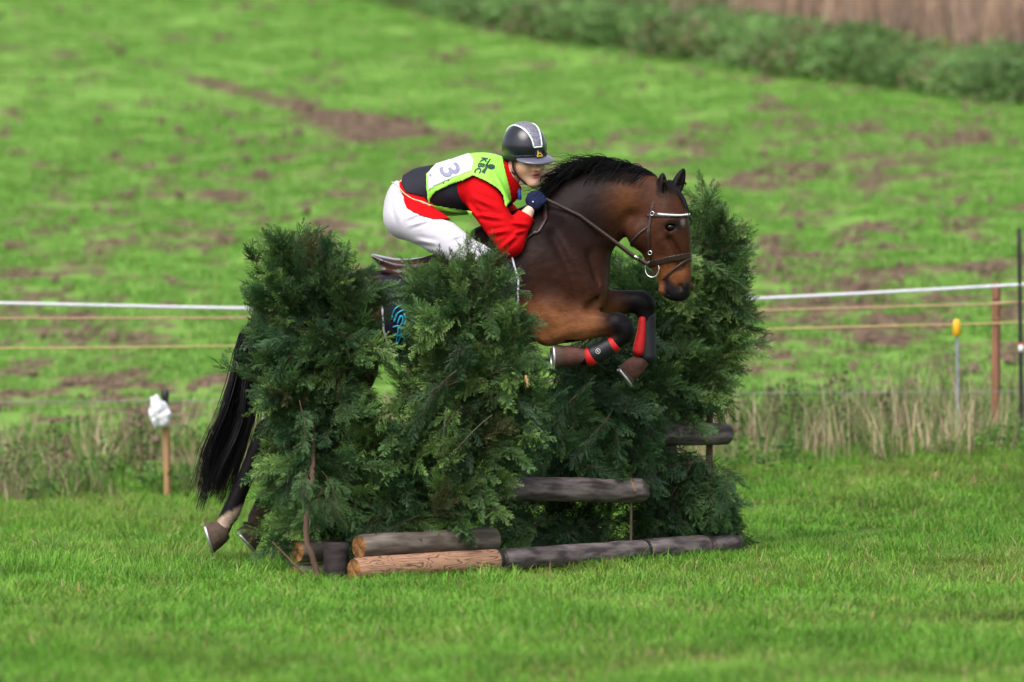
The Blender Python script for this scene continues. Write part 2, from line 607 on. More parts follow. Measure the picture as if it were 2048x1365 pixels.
# ------------------------------------------------------------ scattered ground cover (geometry nodes, kind stuff)
def scatter(name, pts, rots, scales, meshes, label):
    """one object: copies of small clump meshes on its points"""
    src = bpy.data.collections.new(name + ' clumps')
    for i, me in enumerate(meshes):
        src.objects.link(bpy.data.objects.new(name + '_clump', me))
    me = bpy.data.meshes.new(name)
    pts = np.asarray(pts, np.float32)
    me.vertices.add(len(pts))
    me.vertices.foreach_set('co', pts.ravel())
    a = me.attributes.new('rot', 'FLOAT_VECTOR', 'POINT'); a.data.foreach_set('vector', np.asarray(rots, np.float32).ravel())
    a = me.attributes.new('sc', 'FLOAT_VECTOR', 'POINT'); a.data.foreach_set('vector', np.asarray(scales, np.float32).ravel())
    a = me.attributes.new('pick', 'INT', 'POINT'); a.data.foreach_set('value', RNG.integers(0, len(meshes), len(pts)).astype(np.int32))
    o = bpy.data.objects.new(name, me)
    COL.objects.link(o)
    ng = bpy.data.node_groups.new(name + ' scatter', 'GeometryNodeTree')
    ng.interface.new_socket('Geometry', in_out='INPUT', socket_type='NodeSocketGeometry')
    ng.interface.new_socket('Geometry', in_out='OUTPUT', socket_type='NodeSocketGeometry')
    n = ng.nodes.new
    gi, go = n('NodeGroupInput'), n('NodeGroupOutput')
    ci = n('GeometryNodeCollectionInfo'); ci.inputs['Collection'].default_value = src
    ci.inputs['Separate Children'].default_value = True; ci.inputs['Reset Children'].default_value = True
    ip = n('GeometryNodeInstanceOnPoints'); ip.inputs['Pick Instance'].default_value = True

    def attr(nm, ty):
        q = n('GeometryNodeInputNamedAttribute'); q.data_type = ty; q.inputs['Name'].default_value = nm
        return next(s for s in q.outputs if s.enabled and s.name == 'Attribute')
    e2r = n('FunctionNodeEulerToRotation')
    ng.links.new(attr('rot', 'FLOAT_VECTOR'), e2r.inputs[0])
    ng.links.new(gi.outputs[0], ip.inputs['Points'])
    ng.links.new(ci.outputs[0], ip.inputs['Instance'])
    ng.links.new(attr('pick', 'INT'), ip.inputs['Instance Index'])
    ng.links.new(e2r.outputs[0], ip.inputs['Rotation'])
    ng.links.new(attr('sc', 'FLOAT_VECTOR'), ip.inputs['Scale'])
    ng.links.new(ip.outputs[0], go.inputs[0])
    md = o.modifiers.new('scatter', 'NODES'); md.node_group = ng
    tag(o, label, kind='stuff')
    return o


def blades(n, rad, h0, h1, wid, cols, lean=0.45, rs=None, straw=0.05, straw_col=(0.42, 0.34, 0.16), segs=3):
    """a clump of bent blades: mesh with a colour attribute"""
    rs = rs or RNG
    V, Q, C = [], [], []
    k = 0
    cols = np.asarray(cols, float)
    for i in range(n):
        r = rad * math.sqrt(rs.random()); an = rs.random() * 2 * PI
        bx, by = r * math.cos(an), r * math.sin(an)
        h = h0 + (h1 - h0) * rs.random() ** 1.3
        yaw = rs.random() * 2 * PI
        dx, dy = math.cos(yaw), math.sin(yaw)
        sx, sy = -dy, dx
        le = lean * (0.3 + rs.random()) * h
        wv = wid * (0.7 + 0.6 * rs.random())
        c = cols[rs.integers(len(cols))] * (0.8 + 0.4 * rs.random())
        if rs.random() < straw: c = np.array(straw_col) * (0.7 + 0.6 * rs.random())
        for s in range(segs + 1):
            t = s / segs
            px_, py_ = bx + dx * le * t * t, by + dy * le * t * t
            pz = h * t * (1 - 0.25 * lean * t * t) - 0.01 * (s == 0)
            ww = wv * (1 - t ** 1.6) * 0.5 + 0.0002
            V += [(px_ - sx * ww, py_ - sy * ww, pz), (px_ + sx * ww, py_ + sy * ww, pz)]
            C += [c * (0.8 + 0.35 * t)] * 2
            if s:
                Q.append((k + 2 * s - 2, k + 2 * s - 1, k + 2 * s + 1, k + 2 * s))
        k += 2 * (segs + 1)
    return np.array(V), np.array(Q), np.array(C)


def clump_mesh(name, v, q, c, mat):
    me = raw_mesh(name, v, q)
    set_col(me, 'Col', c)
    me.materials.append(mat)
    return me


M_GRASS = leaf_material('turf_grass_blades', rough=0.5, trans=0.4, hue_noise=0.2, nscale=1.1, spec=0.3, rnd=0.18, patch=(1.22, 0.84, 1.3), pscale=0.6)
GREENS = [(0.13, 0.335, 0.029), (0.17, 0.395, 0.04), (0.205, 0.41, 0.048), (0.10, 0.25, 0.03)]
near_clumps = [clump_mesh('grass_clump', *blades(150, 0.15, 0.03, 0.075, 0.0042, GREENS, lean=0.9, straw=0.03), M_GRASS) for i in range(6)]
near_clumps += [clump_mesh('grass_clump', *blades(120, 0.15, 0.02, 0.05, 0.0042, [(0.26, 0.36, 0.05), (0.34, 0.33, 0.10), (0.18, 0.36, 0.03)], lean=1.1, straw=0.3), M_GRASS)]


def in_view(x, y, margin=1.4):
    return np.abs(x) < 1024 / FPX * (y - CAM_Y) * 1.04 + margin + np.clip(y - 5, 0, 40) * .1


def spread_pts(y0, y1, dens, keep=None):
    X, Y = [], []
    half = 1024 / FPX * (y1 - CAM_Y) * 1.04 + 1.4 + max(0, min(y1 - 5, 40)) * .1
    n = int(dens * 2 * half * (y1 - y0))
    x = RNG.uniform(-half, half, n); y = RNG.uniform(y0, y1, n)
    m = in_view(x, y)
    x, y = x[m], y[m]
    if keep is not None:
        m = RNG.random(len(x)) < keep(x, y)
        x, y = x[m], y[m]
    return x, y


def place(x, y, smin, smax, tilt=0.12, hmul=None, sink=0.0):
    z = ground(x, y) - sink
    n = len(x)
    rot = np.stack([RNG.normal(0, tilt, n), RNG.normal(0, tilt, n), RNG.uniform(0, 2 * PI, n)], -1)
    s = RNG.uniform(smin, smax, n)
    sc = np.stack([s, s, s * (1 if hmul is None else hmul)], -1)
    return np.stack([x, y, z], -1), rot, sc


xa, ya = spread_pts(-9.5, 1.5, 75)
xb, yb = spread_pts(1.5, 7.2, 48)
x, y = np.concatenate([xa, xb]), np.concatenate([ya, yb])
m = RNG.random(len(x)) > 0.93 * divot(x, y)
x, y = x[m], y[m]
hm = 0.55 + 1.0 * fbm(x * 1.1, y * 1.1, 63, 4) ** 1.2
hm = hm * (1 + 0.5 * sstep(0.62, 0.75, fbm(x * 2.4, y * 2.4, 67, 3)))
scatter('grass', *place(x, y, 0.8, 1.25, hmul=hm), near_clumps, 'short mown bright green grass around the jump')

# longer tufts standing out of the turf
tuft = [clump_mesh('tuft_clump', *blades(45, 0.07, 0.07, 0.14, 0.0045, GREENS[:2] + [(0.05, 0.16, 0.015)], lean=0.8, straw=0.12), M_GRASS) for i in range(4)]
xa, ya = spread_pts(-8, 6.5, 2.2, lambda x, y: sstep(0.45, 0.65, fbm(x * 1.3, y * 1.3, 71)))
scatter('grass_tufts', *place(xa, ya, 0.7, 1.2), tuft, 'longer darker tufts standing out of the short grass')

# young crop on the field, missing where the soil is bare
M_CROP = leaf_material('young_crop_blades', rough=0.5, trans=0.4, hue_noise=0.05, nscale=0.25, spec=0.3, rnd=0.04, patch=(1.08, 0.9, 1.2), pscale=0.12)
CROP = [(0.19, 0.415, 0.066), (0.22, 0.43, 0.08), (0.165, 0.38, 0.055)]
crop = [clump_mesh('crop_clump', *blades(80, 0.19, 0.02, 0.05, 0.010, CROP, lean=0.9, straw=0.06, segs=2), M_CROP) for i in range(5)]
xa, ya = spread_pts(7.2, 26, 34, lambda x, y: 1 - 0.97 * soil(x, y))
xb, yb = spread_pts(26, 62, 20, lambda x, y: 1 - 0.97 * soil(x, y))
x, y = np.concatenate([xa, xb]), np.concatenate([ya, yb])

# the overgrown field edge at the top right runs along this line
EDGE_PX = [(640, -30), (860, 22), (1024, 58), (1200, 92), (1324, 108), (1480, 134), (1600, 152), (1724, 166), (1874, 186), (2048, 204), (2300, 232)]
EDGE = np.array([hit(a, c) for a, c in EDGE_PX])
o_ = np.argsort(EDGE[:, 0])
EDGE = EDGE[o_]


def beyond_edge(x, y):
    return y - np.interp(x, EDGE[:, 0], EDGE[:, 1])


m = beyond_edge(x, y) < 0.2
x, y = x[m], y[m]
scatter('crop', *place(x, y, 0.9, 1.25, tilt=0.04), crop, 'thin young green crop over the bare sloping field')

# clods of bare earth lying among the crop
M_CLOD = material('earth_clod', (0.15, 0.105, 0.072), 0.95, 0.4, 25)


def clods(n, rad, r0, r1, rs=RNG):
    V, Q = [], []
    for i in range(n):
        c = np.array([rs.normal(0, rad), rs.normal(0, rad), 0.012])
        r = rs.uniform(r0, r1) * rs.uniform(.75, 1.25, 3); k = len(V)
        for a in range(6):
            an = a * PI / 3 + rs.random()
            V.append(c + r * [math.cos(an), math.sin(an), -.3])
        for a in range(6):
            an = a * PI / 3 + rs.random()
            V.append(c + r * [.8 * math.cos(an), .8 * math.sin(an), .55 + .4 * rs.random()])
        top = len(V); V.append(c + r * [0, 0, 1.0])
        for a in range(6):
            Q.append((k + a, k + (a + 1) % 6, k + 6 + (a + 1) % 6, k + 6 + a))
            Q.append((k + 6 + a, k + 6 + (a + 1) % 6, top, top))
    Q = np.array(Q); t = Q[:, 2] == Q[:, 3]
    me = raw_mesh('clod_clump', np.array(V), Q[~t], Q[t][:, :3], False)
    me.materials.append(M_CLOD)
    return me


cm = [clods(5, .10, .013, .034) for i in range(5)]
xc, yc = spread_pts(7.6, 60, 10, lambda x, y: 0.006 + np.clip(soil(x, y, .015), 0, 1) * .6)
mc = beyond_edge(xc, yc) < 0
scatter('soil_clods', *place(xc[mc], yc[mc], .6, 1.5, tilt=.2), cm, 'brown clods of earth lying among the thin crop')

# scrub and reeds beyond the field edge
def leaf_clump(n, rad, h, size, cols, rs=RNG):
    V, Q, C = [], [], []
    cols = np.asarray(cols, float)
    for i in range(n):
        r = rad * math.sqrt(rs.random()); an = rs.random() * 2 * PI
        zz = h * rs.random() ** 0.8
        sh = math.sqrt(max(0.05, 1 - (zz / h) ** 2 * 0.8))
        c = np.array([r * math.cos(an) * sh, r * math.sin(an) * sh, zz])
        a = unit(rs.normal(size=3) + np.array([math.cos(an), math.sin(an), 0.3]))
        b_ = unit(np.cross(a, rs.normal(size=3)))
        L_ = size * (0.6 + 0.8 * rs.random()); W_ = L_ * 0.3
        k = len(V)
        V += [c, c + a * L_ * 0.5 + b_ * W_, c + a * L_, c + a * L_ * 0.5 - b_ * W_]
        Q.append((k, k + 1, k + 2, k + 3))
        C += [cols[rs.integers(len(cols))] * (0.75 + 0.5 * rs.random())] * 4
    return np.array(V), np.array(Q), np.array(C)


M_WEED = leaf_material('weed_leaves', rough=0.6, trans=0.45, hue_noise=0.3, nscale=0.8, rnd=0.3)
scrub = [clump_mesh('scrub_clump', *leaf_clump(260, 0.42, 0.36, 0.06, [(0.17, 0.31, 0.095), (0.15, 0.27, 0.09), (0.22, 0.34, 0.12)]), M_WEED) for i in range(4)]
scrub += [clump_mesh('scrub_clump', *leaf_clump(240, 0.42, 0.36, 0.06, [(0.28, 0.25, 0.13), (0.19, 0.27, 0.09), (0.22, 0.15, 0.11)]), M_WEED)]
xs = RNG.uniform(EDGE[0, 0] - 1, EDGE[-1, 0] + 2.5, 1500)
dy = RNG.uniform(0.0, 1.0, 1500) ** 1.1 * 1.9 + 0.05
ys = np.interp(xs, EDGE[:, 0], EDGE[:, 1]) + dy
m = in_view(xs, ys, 3)
pts, rot, sc = place(xs[m], ys[m], 0.7, 1.35)
lowf = 0.45 + 0.8 * fbm(xs[m] * 0.8, ys[m] * 0.6, 81)
sc[:, 2] *= lowf
scatter('scrub', pts, rot, sc, scrub, 'dark green brambles and weeds along the far field edge')
reed = [clump_mesh('reed_clump', *blades(55, 0.3, 0.5, 1.35, 0.022, [(0.44, 0.31, 0.23), (0.50, 0.36, 0.27), (0.34, 0.25, 0.19), (0.40, 0.30, 0.25)], lean=0.25, straw=0.0, segs=3), M_WEED) for i in range(4)]
reed += [clump_mesh('reed_clump', *blades(50, 0.3, 0.4, 1.1, 0.02, [(0.32, 0.24, 0.21), (0.27, 0.22, 0.20)], lean=0.25, straw=0.1, segs=3), M_WEED)]
n = 3600
xs = RNG.uniform(-2, 13, n)
dy = RNG.uniform(1.3, 14, n)
ys = np.interp(xs, EDGE[:, 0], EDGE[:, 1]) + dy
ppx, ppy = to_px(np.stack([xs, ys, ground_base(xs, ys)], -1))
keep = RNG.random(n) < sstep(1380, 1560, ppx + 90 * (fbm(xs * 0.8, ys * 0.5, 83) - 0.5) * 2)
m = in_view(xs, ys, 3) & keep
scatter('dry_reeds', *place(xs[m], ys[m], 0.8, 1.2), reed, 'pale brown dry reeds on the bank above the field')
n = 1500
xs = RNG.uniform(-12, 10, n)
ys = np.interp(xs, EDGE[:, 0], EDGE[:, 1]) + RNG.uniform(1.6, 12, n)
m = in_view(xs, ys, 2)
rough = [clump_mesh('rough_clump', *blades(60, 0.35, 0.25, 0.6, 0.02, [(0.10, 0.20, 0.04), (0.16, 0.22, 0.06), (0.07, 0.15, 0.03)], lean=0.6, straw=0.25, segs=2), M_WEED) for i in range(3)]
scatter('rough_grass', *place(xs[m], ys[m], 0.8, 1.3), rough, 'tall rough green grass above the far field edge')

# rank strip along the fence: straw, nettles, low leaves
M_STRAW = leaf_material('dry_stalks', rough=0.7, trans=0.2, hue_noise=0.25, nscale=1.5, rnd=0.25)
straw = [clump_mesh('straw_clump', *blades(26, 0.11, 0.16, 0.46, 0.006, [(0.50, 0.40, 0.27), (0.46, 0.36, 0.23), (0.32, 0.24, 0.16), (0.20, 0.16, 0.09), (0.16, 0.25, 0.06), (0.10, 0.20, 0.04)], lean=0.5, straw=0.0, segs=3), M_STRAW) for i in range(5)]
def strip_keep(x, y): return (0.35 + 0.65 * sstep(0.38, 0.6, fbm(x * 1.3, y * 0.8, 91))) * (1 - sstep(8.0, 9.2, y)) * sstep(5.6, 6.6, y + 0.9 * (fbm(x * 1.5, y * 1.5, 93) - 0.5))
xa, ya = spread_pts(5.6, 9.2, 20, strip_keep)
hm = (0.5 + 0.9 * fbm(xa * 0.9, ya * 0.9, 94)) * (1 + .3 * sstep(.8, 1.8, xa))
scatter('dry_grass', *place(xa, ya, 0.7, 1.2, tilt=0.15, hmul=hm), straw, 'dead straw coloured grass stalks along the fence')
low = [clump_mesh('weed_clump', *leaf_clump(80, 0.13, 0.15, 0.032, [(0.09, 0.22, 0.04), (0.13, 0.27, 0.05), (0.07, 0.15, 0.045), (0.17, 0.26, 0.05)]), M_WEED) for i in range(4)]
low += [clump_mesh('weed_clump', *blades(40, 0.14, 0.12, 0.26, 0.007, [(0.10, 0.24, 0.03), (0.07, 0.18, 0.025), (0.14, 0.26, 0.04)], lean=0.7, straw=0.1), M_WEED) for i in range(3)]
xa, ya = spread_pts(5.5, 9.4, 17, lambda x, y: (1 - sstep(8.4, 9.4, y)) * sstep(5.4, 6.4, y + 0.8 * (fbm(x * 1.5, y * 1.5, 97) - 0.5)) * (0.5 + 0.5 * sstep(0.4, 0.6, fbm(x, y, 99))))
scatter('low_weeds', *place(xa, ya, 0.6, 1.25), low, 'low green weeds and rank grass along the fence')

# single tall weeds one can tell apart
M_STEM = material('dry_weed_stem', (0.075, 0.055, 0.03), 0.8, 0.3, 60)
M_DOCK = leaf_material('dock_leaf', rough=0.6, trans=0.25, hue_noise=0.15, rnd=0.25)


def weed_plant(px, py, ht, Y, dark, label, seed):
    rs = np.random.default_rng(seed)
    b0 = P(px, py, Y); b0[2] = float(ground(b0[0], b0[1])) - 0.02
    r = empty('weed_plant', b0, label, 'weed', 'weeds standing along the fence')
    lean = rs.normal(0, 0.05, 2)
    st = MB()
    pts = np.array([b0 + np.array([lean[0] * t * t, lean[1] * t * t, ht * t]) for t in np.linspace(0, 1, 8)])
    st.tube(pts, np.linspace(0.006, 0.0025, 8), 5)
    for k in range(6):
        t = 0.25 + 0.11 * k
        p = b0 + np.array([lean[0] * t * t, lean[1] * t * t, ht * t]); an = rs.random() * 6.28
        d = np.array([math.cos(an) * 0.6, math.sin(an) * 0.6, 0.7]) * ht * (0.3 - 0.03 * k)
        st.tube([p, p + d * 0.5, p + d], [0.0032, 0.0025, 0.0015], 4)
    st.build('stem', M_STEM, r)
    cols = [(0.065, 0.06, 0.03), (0.10, 0.075, 0.04), (0.08, 0.11, 0.035)] if dark else [(0.09, 0.19, 0.04), (0.14, 0.24, 0.05), (0.16, 0.18, 0.06)]
    v, q, c = leaf_clump(int(120 * ht / 0.5), 0.10 * ht / 0.5, ht, 0.03, cols, rs)
    v = v + b0
    me = clump_mesh('foliage', v, q, c, M_DOCK)
    link(bpy.data.objects.new('foliage', me), r)


WEEDS = [(285, 985, .52, 7.0, True, 'tall dark dead weed left of the bagged wooden stake'),
         (455, 975, .50, 6.8, True, "dark seed-headed weed just left of the horse's tail"),
         (112, 960, .42, 7.4, True, 'thin brown weed near the left end of the long grass'),
         (30, 985, .38, 6.6, False, 'leafy green weed at the left end of the long grass'),
         (60, 1000, .30, 6.4, False, 'low broad green weed by the left edge of the long grass'),
         (215, 975, .34, 7.2, False, 'pale green weed between the dark dead weed and the left edge'),
         (400, 985, .36, 7.1, False, 'green weed right beside the bagged wooden stake'),
         (1552, 905, .40, 7.2, True, 'dark dead weed nearest the right end of the brush jump'),
         (1578, 915, .46, 7.0, True, 'tall dark weed second from the right end of the brush jump'),
         (1678, 905, .50, 7.1, True, 'tallest dark seed-headed weed midway to the grey stake'),
         (1645, 915, .34, 6.8, False, 'yellowish green weed under the tallest dark weed'),
         (1762, 905, .36, 7.0, True, 'short brown weed a step left of the grey stake'),
         (1850, 905, .30, 6.9, False, 'green weed just left of the grey stake foot'),
         (1955, 890, .34, 6.9, False, 'green weed between the grey stake and the rusty post')]
for i, a in enumerate(WEEDS):
    weed_plant(*a, 300 + i)

# ------------------------------------------------------------ fence
M_RUST = material('weathered_reddish_post', (0.23, 0.105, 0.062), 0.85, 0.35, 25, 0.5, 120, stretch=(1, 1, 0.25))
M_BLK = material('black_plastic', (0.018, 0.017, 0.018), 0.5, 0.2, 20)
M_GREY = material('grey_galvanised_rod', (0.25, 0.27, 0.30), 0.5, 0.2, 30, metal=0.2)
M_YEL = material('yellow_plastic', (0.75, 0.42, 0.02), 0.4, 0.08, 30)
M_WOOD = material('pale_stake_wood', (0.36, 0.21, 0.10), 0.85, 0.3, 18, 0.5, 90, stretch=(1, 1, 0.15))
M_BAG = material('white_plastic_bag', (0.62, 0.63, 0.66), 0.35, 0.12, 25, 0.3, 60)
M_TAPE = material('white_fence_tape', (0.60, 0.59, 0.66), 0.6, 0.1, 30)
M_ROPE = material('faded_yellow_rope', (0.42, 0.33, 0.14), 0.8, 0.2, 30)
M_ROPE2 = material('faded_orange_rope', (0.42, 0.27, 0.17), 0.8, 0.2, 30)
M_WIRE = material('grey_fence_wire', (0.22, 0.24, 0.23), 0.6, 0.2, 30)
M_RED = material('red_plastic', (0.55, 0.06, 0.02), 0.5, 0.1, 30)
M_WHT = material('white_plastic', (0.75, 0.75, 0.75), 0.5, 0.05, 30)
FY = 7.0


def foot(px, Y):
    p = P(px, 700, Y)
    p[2] = float(ground(p[0], p[1]))
    return p


def post(name, px0, px1, pytop, Y, rad, mat, label, square=False, cat='fence post'):
    f = foot(px0, Y); t = P(px1, pytop, Y)
    r = empty(name, f, label, cat)
    mb = MB()
    a, c = f - np.array([0, 0, 0.1]), t
    n = 9
    pts = [a + (c - a) * k / (n - 1) for k in range(n)]
    mb.tube(pts + [c + np.array([0, 0, 0.004])], [rad * (1 + 0.05 * math.sin(k * 2.1)) for k in range(n)] + [rad * 0.8], 4 if square else 12)
    mb.build('shaft', mat, r, smooth=not square)
    return r, f, t


r, f, t = post('fence_post', 2044, 2038, 458, FY, 0.013, M_BLK, 'tall thin black fence post nearest the right edge')
mb = MB(); p = P(2042, 697, FY - 0.016)
mb.tube([p + [0, 0, .02], p + [0, 0, -.022]], [.015, .017], 12); mb.build('insulator', M_WHT, r)
mb = MB(); mb.tube([p + [0, 0, .034], p + [0, 0, .021]], [.013, .015], 12); mb.build('insulator_cap', M_RED, r)
r, f, t = post('fence_post', 1991, 1993, 566, FY + .1, 0.029, M_RUST, 'reddish brown wooden fence post left of the black post', True)
for py in (598, 640):
    mb = MB(); p = P(1993, py, FY + .055)
    mb.tube([p + [-.02, 0, 0], p + [.02, 0, 0]], .012, 8); mb.build('insulator', M_RUST, r)
r, f, t = post('stake', 1917, 1914, 650, FY - .15, 0.010, M_GREY, 'thin grey rod stake with a yellow cap', cat='stake')
mb = MB(); p = P(1913, 655, FY - .15)
mb.tube([p + [0, 0, z] for z in (-.055, -.05, .03, .045, .05)], [.017, .026, .023, .016, .006], 14); mb.build('cap', M_YEL, r)
r, f, t = post('stake', 337, 331, 836, FY - .75, 0.025, M_WOOD, 'square wooden stake under a white plastic bag', True, cat='stake')
mb = MB(); p = P(330, 793, FY - .75)
mb.tube([p + [0, 0, -.15], p + [0, 0, -.02], p + [0, 0, .0], p + [0, 0, .03], p + [0, 0, .04]], [.02, .02, .026, .026, .015], 12); mb.build('insulator', M_BLK, r)
# bag: crumpled sack hung over the stake's head
S = Sdf()
for (x_, y_, dx, ra, rb) in [(311, 800, 0, .028, .03), (318, 818, 0, .05, .05), (324, 838, 0, .05, .045), (313, 832, 0, .042, .04), (333, 832, 0, .03, .03), (314, 847, 0, .02, .02)]:
    c = P(x_, y_, FY - .82); S.blob(c, (ra, rb, ra * 1.15), k=.03)
c0 = P(320, 824, FY - .82)
D, ax = S.grid(c0 - .16, c0 + .16, .006)
X, Y_, Z = XYZ(ax)
D = D + 0.006 * np.sin(X * 70 + 3 * np.sin(Z * 31)) * np.sin(Z * 45 + Y_ * 50 + 1) + 0.004 * np.sin(X * 150 + Z * 60)
ob, _, _ = sdf_obj('plastic_bag', M_BAG, D, ax, .006)
tag(ob, 'crumpled white plastic bag hung on the wooden stake', 'bag')


def line_through(name, pts, r, mat, label, flat=1.0, cat='fence rope'):
    p = np.array([P(*q) for q in pts])
    p = resample(p, 12)
    mb = MB()
    mb.tube(p, r, 6, flat=flat)
    o = mb.build(name, mat)
    tag(o, label, cat)


line_through('fence_tape', [(-900, 592, FY), (0, 607, FY), (500, 617, FY), (1000, 617, FY), (1525, 597, FY), (2040, 570, FY), (2900, 520, FY)], 0.0115, M_TAPE, 'white electric fence tape, the topmost and widest strand', cat='fence tape')
line_through('fence_rope', [(-900, 640, FY), (0, 637, FY), (480, 636, FY), (1000, 634, FY), (1490, 622, FY), (1993, 608, FY), (2042, 604, FY), (2900, 580, FY)], 0.0062, M_ROPE2, 'faded orange fence rope just below the white tape')
line_through('fence_rope', [(-900, 699, FY), (0, 697, FY), (480, 692, FY), (1000, 680, FY), (1505, 660, FY), (1993, 647, FY), (2042, 645, FY), (2900, 625, FY)], 0.0062, M_ROPE, 'faded yellow fence rope, the lower of two ropes')
line_through('fence_wire', [(-900, 812, FY), (0, 805, FY), (480, 800, FY), (1000, 795, FY), (1500, 787, FY), (2042, 783, FY), (2900, 770, FY)], 0.0028, M_WIRE, 'thin grey fence wire, the lowest strand', cat='fence wire')
# ------------------------------------------------------------ brush jump: logs, posts, conifer brush
def wood_grain(name, light, dark, bands=True):
    m, nt, b, L = nmat(name)
    N = nt.nodes.new
    tc = N('ShaderNodeTexCoord')
    mp = N('ShaderNodeMapping'); mp.inputs['Scale'].default_value = (3.2, 15, 15)
    L(tc.outputs['Object'], mp.inputs['Vector'])
    nz = N('ShaderNodeTexNoise'); nz.inputs['Scale'].default_value = 1.0 if bands else 2.0; nz.inputs['Detail'].default_value = 2.5 if bands else 7
    L(mp.outputs[0], nz.inputs['Vector'])
    n2 = N('ShaderNodeTexNoise'); n2.inputs['Scale'].default_value = 6; n2.inputs['Detail'].default_value = 6
    L(mp.outputs[0], n2.inputs['Vector'])
    if bands:
        mu = N('ShaderNodeMath'); mu.operation = 'MULTIPLY'; mu.inputs[1].default_value = 90
        L(nz.outputs['Fac'], mu.inputs[0])
        si = N('ShaderNodeMath'); si.operation = 'SINE'; L(mu.outputs[0], si.inputs[0])
        r = N('ShaderNodeValToRGB'); L(si.outputs[0], r.inputs[0])
        r.color_ramp.elements[0].position = 0.55; r.color_ramp.elements[0].color = (*light, 1)
        r.color_ramp.elements[1].position = 0.95; r.color_ramp.elements[1].color = (*dark, 1)
        out = r.outputs[0]
        h = si.outputs[0]
    else:
        r = N('ShaderNodeValToRGB'); L(nz.outputs['Fac'], r.inputs[0])
        r.color_ramp.elements[0].position = 0.36; r.color_ramp.elements[0].color = (*dark, 1)
        r.color_ramp.elements[1].position = 0.66; r.color_ramp.elements[1].color = (*light, 1)
        out = r.outputs[0]
        h = nz.outputs['Fac']
    mr = N('ShaderNodeMapRange'); mr.inputs['To Min'].default_value = 0.7; mr.inputs['To Max'].default_value = 1.3
    L(n2.outputs['Fac'], mr.inputs['Value'])
    sc = N('ShaderNodeVectorMath'); sc.operation = 'SCALE'; L(out, sc.inputs[0]); L(mr.outputs[0], sc.inputs['Scale'])
    L(sc.outputs[0], b.inputs['Base Color'])
    b.inputs['Roughness'].default_value = 0.75
    b.inputs['Specular IOR Level'].default_value = 0.25
    bp = N('ShaderNodeBump'); bp.inputs['Strength'].default_value = 0.12 if bands else 0.6; bp.inputs['Distance'].default_value = 0.006
    if bands: bp.invert = True
    L(h, bp.inputs['Height']); L(bp.outputs[0], b.inputs['Normal'])
    return m


M_PEEL = wood_grain('peeled_log', (0.36, 0.20, 0.125), (0.12, 0.065, 0.045))
M_BARK = wood_grain('grey_log', (0.23, 0.185, 0.18), (0.06, 0.046, 0.046), False)
M_BARKB = wood_grain('brownish_log', (0.20, 0.165, 0.14), (0.085, 0.066, 0.053), False)
M_LATH = material('pale_lath', (0.30, 0.20, 0.14), 0.85, 0.2, 30)
M_CUT = wood_grain('sawn_end', (0.40, 0.19, 0.065), (0.13, 0.06, 0.025), False)
M_DPOST = wood_grain('dark_post', (0.065, 0.05, 0.05), (0.03, 0.024, 0.024), False)
M_GAPSHADE = material('log_gap_shade', (0.012, 0.012, 0.012), 0.7, 0.2, 30)  # flat black standing in for the shadow between butted logs


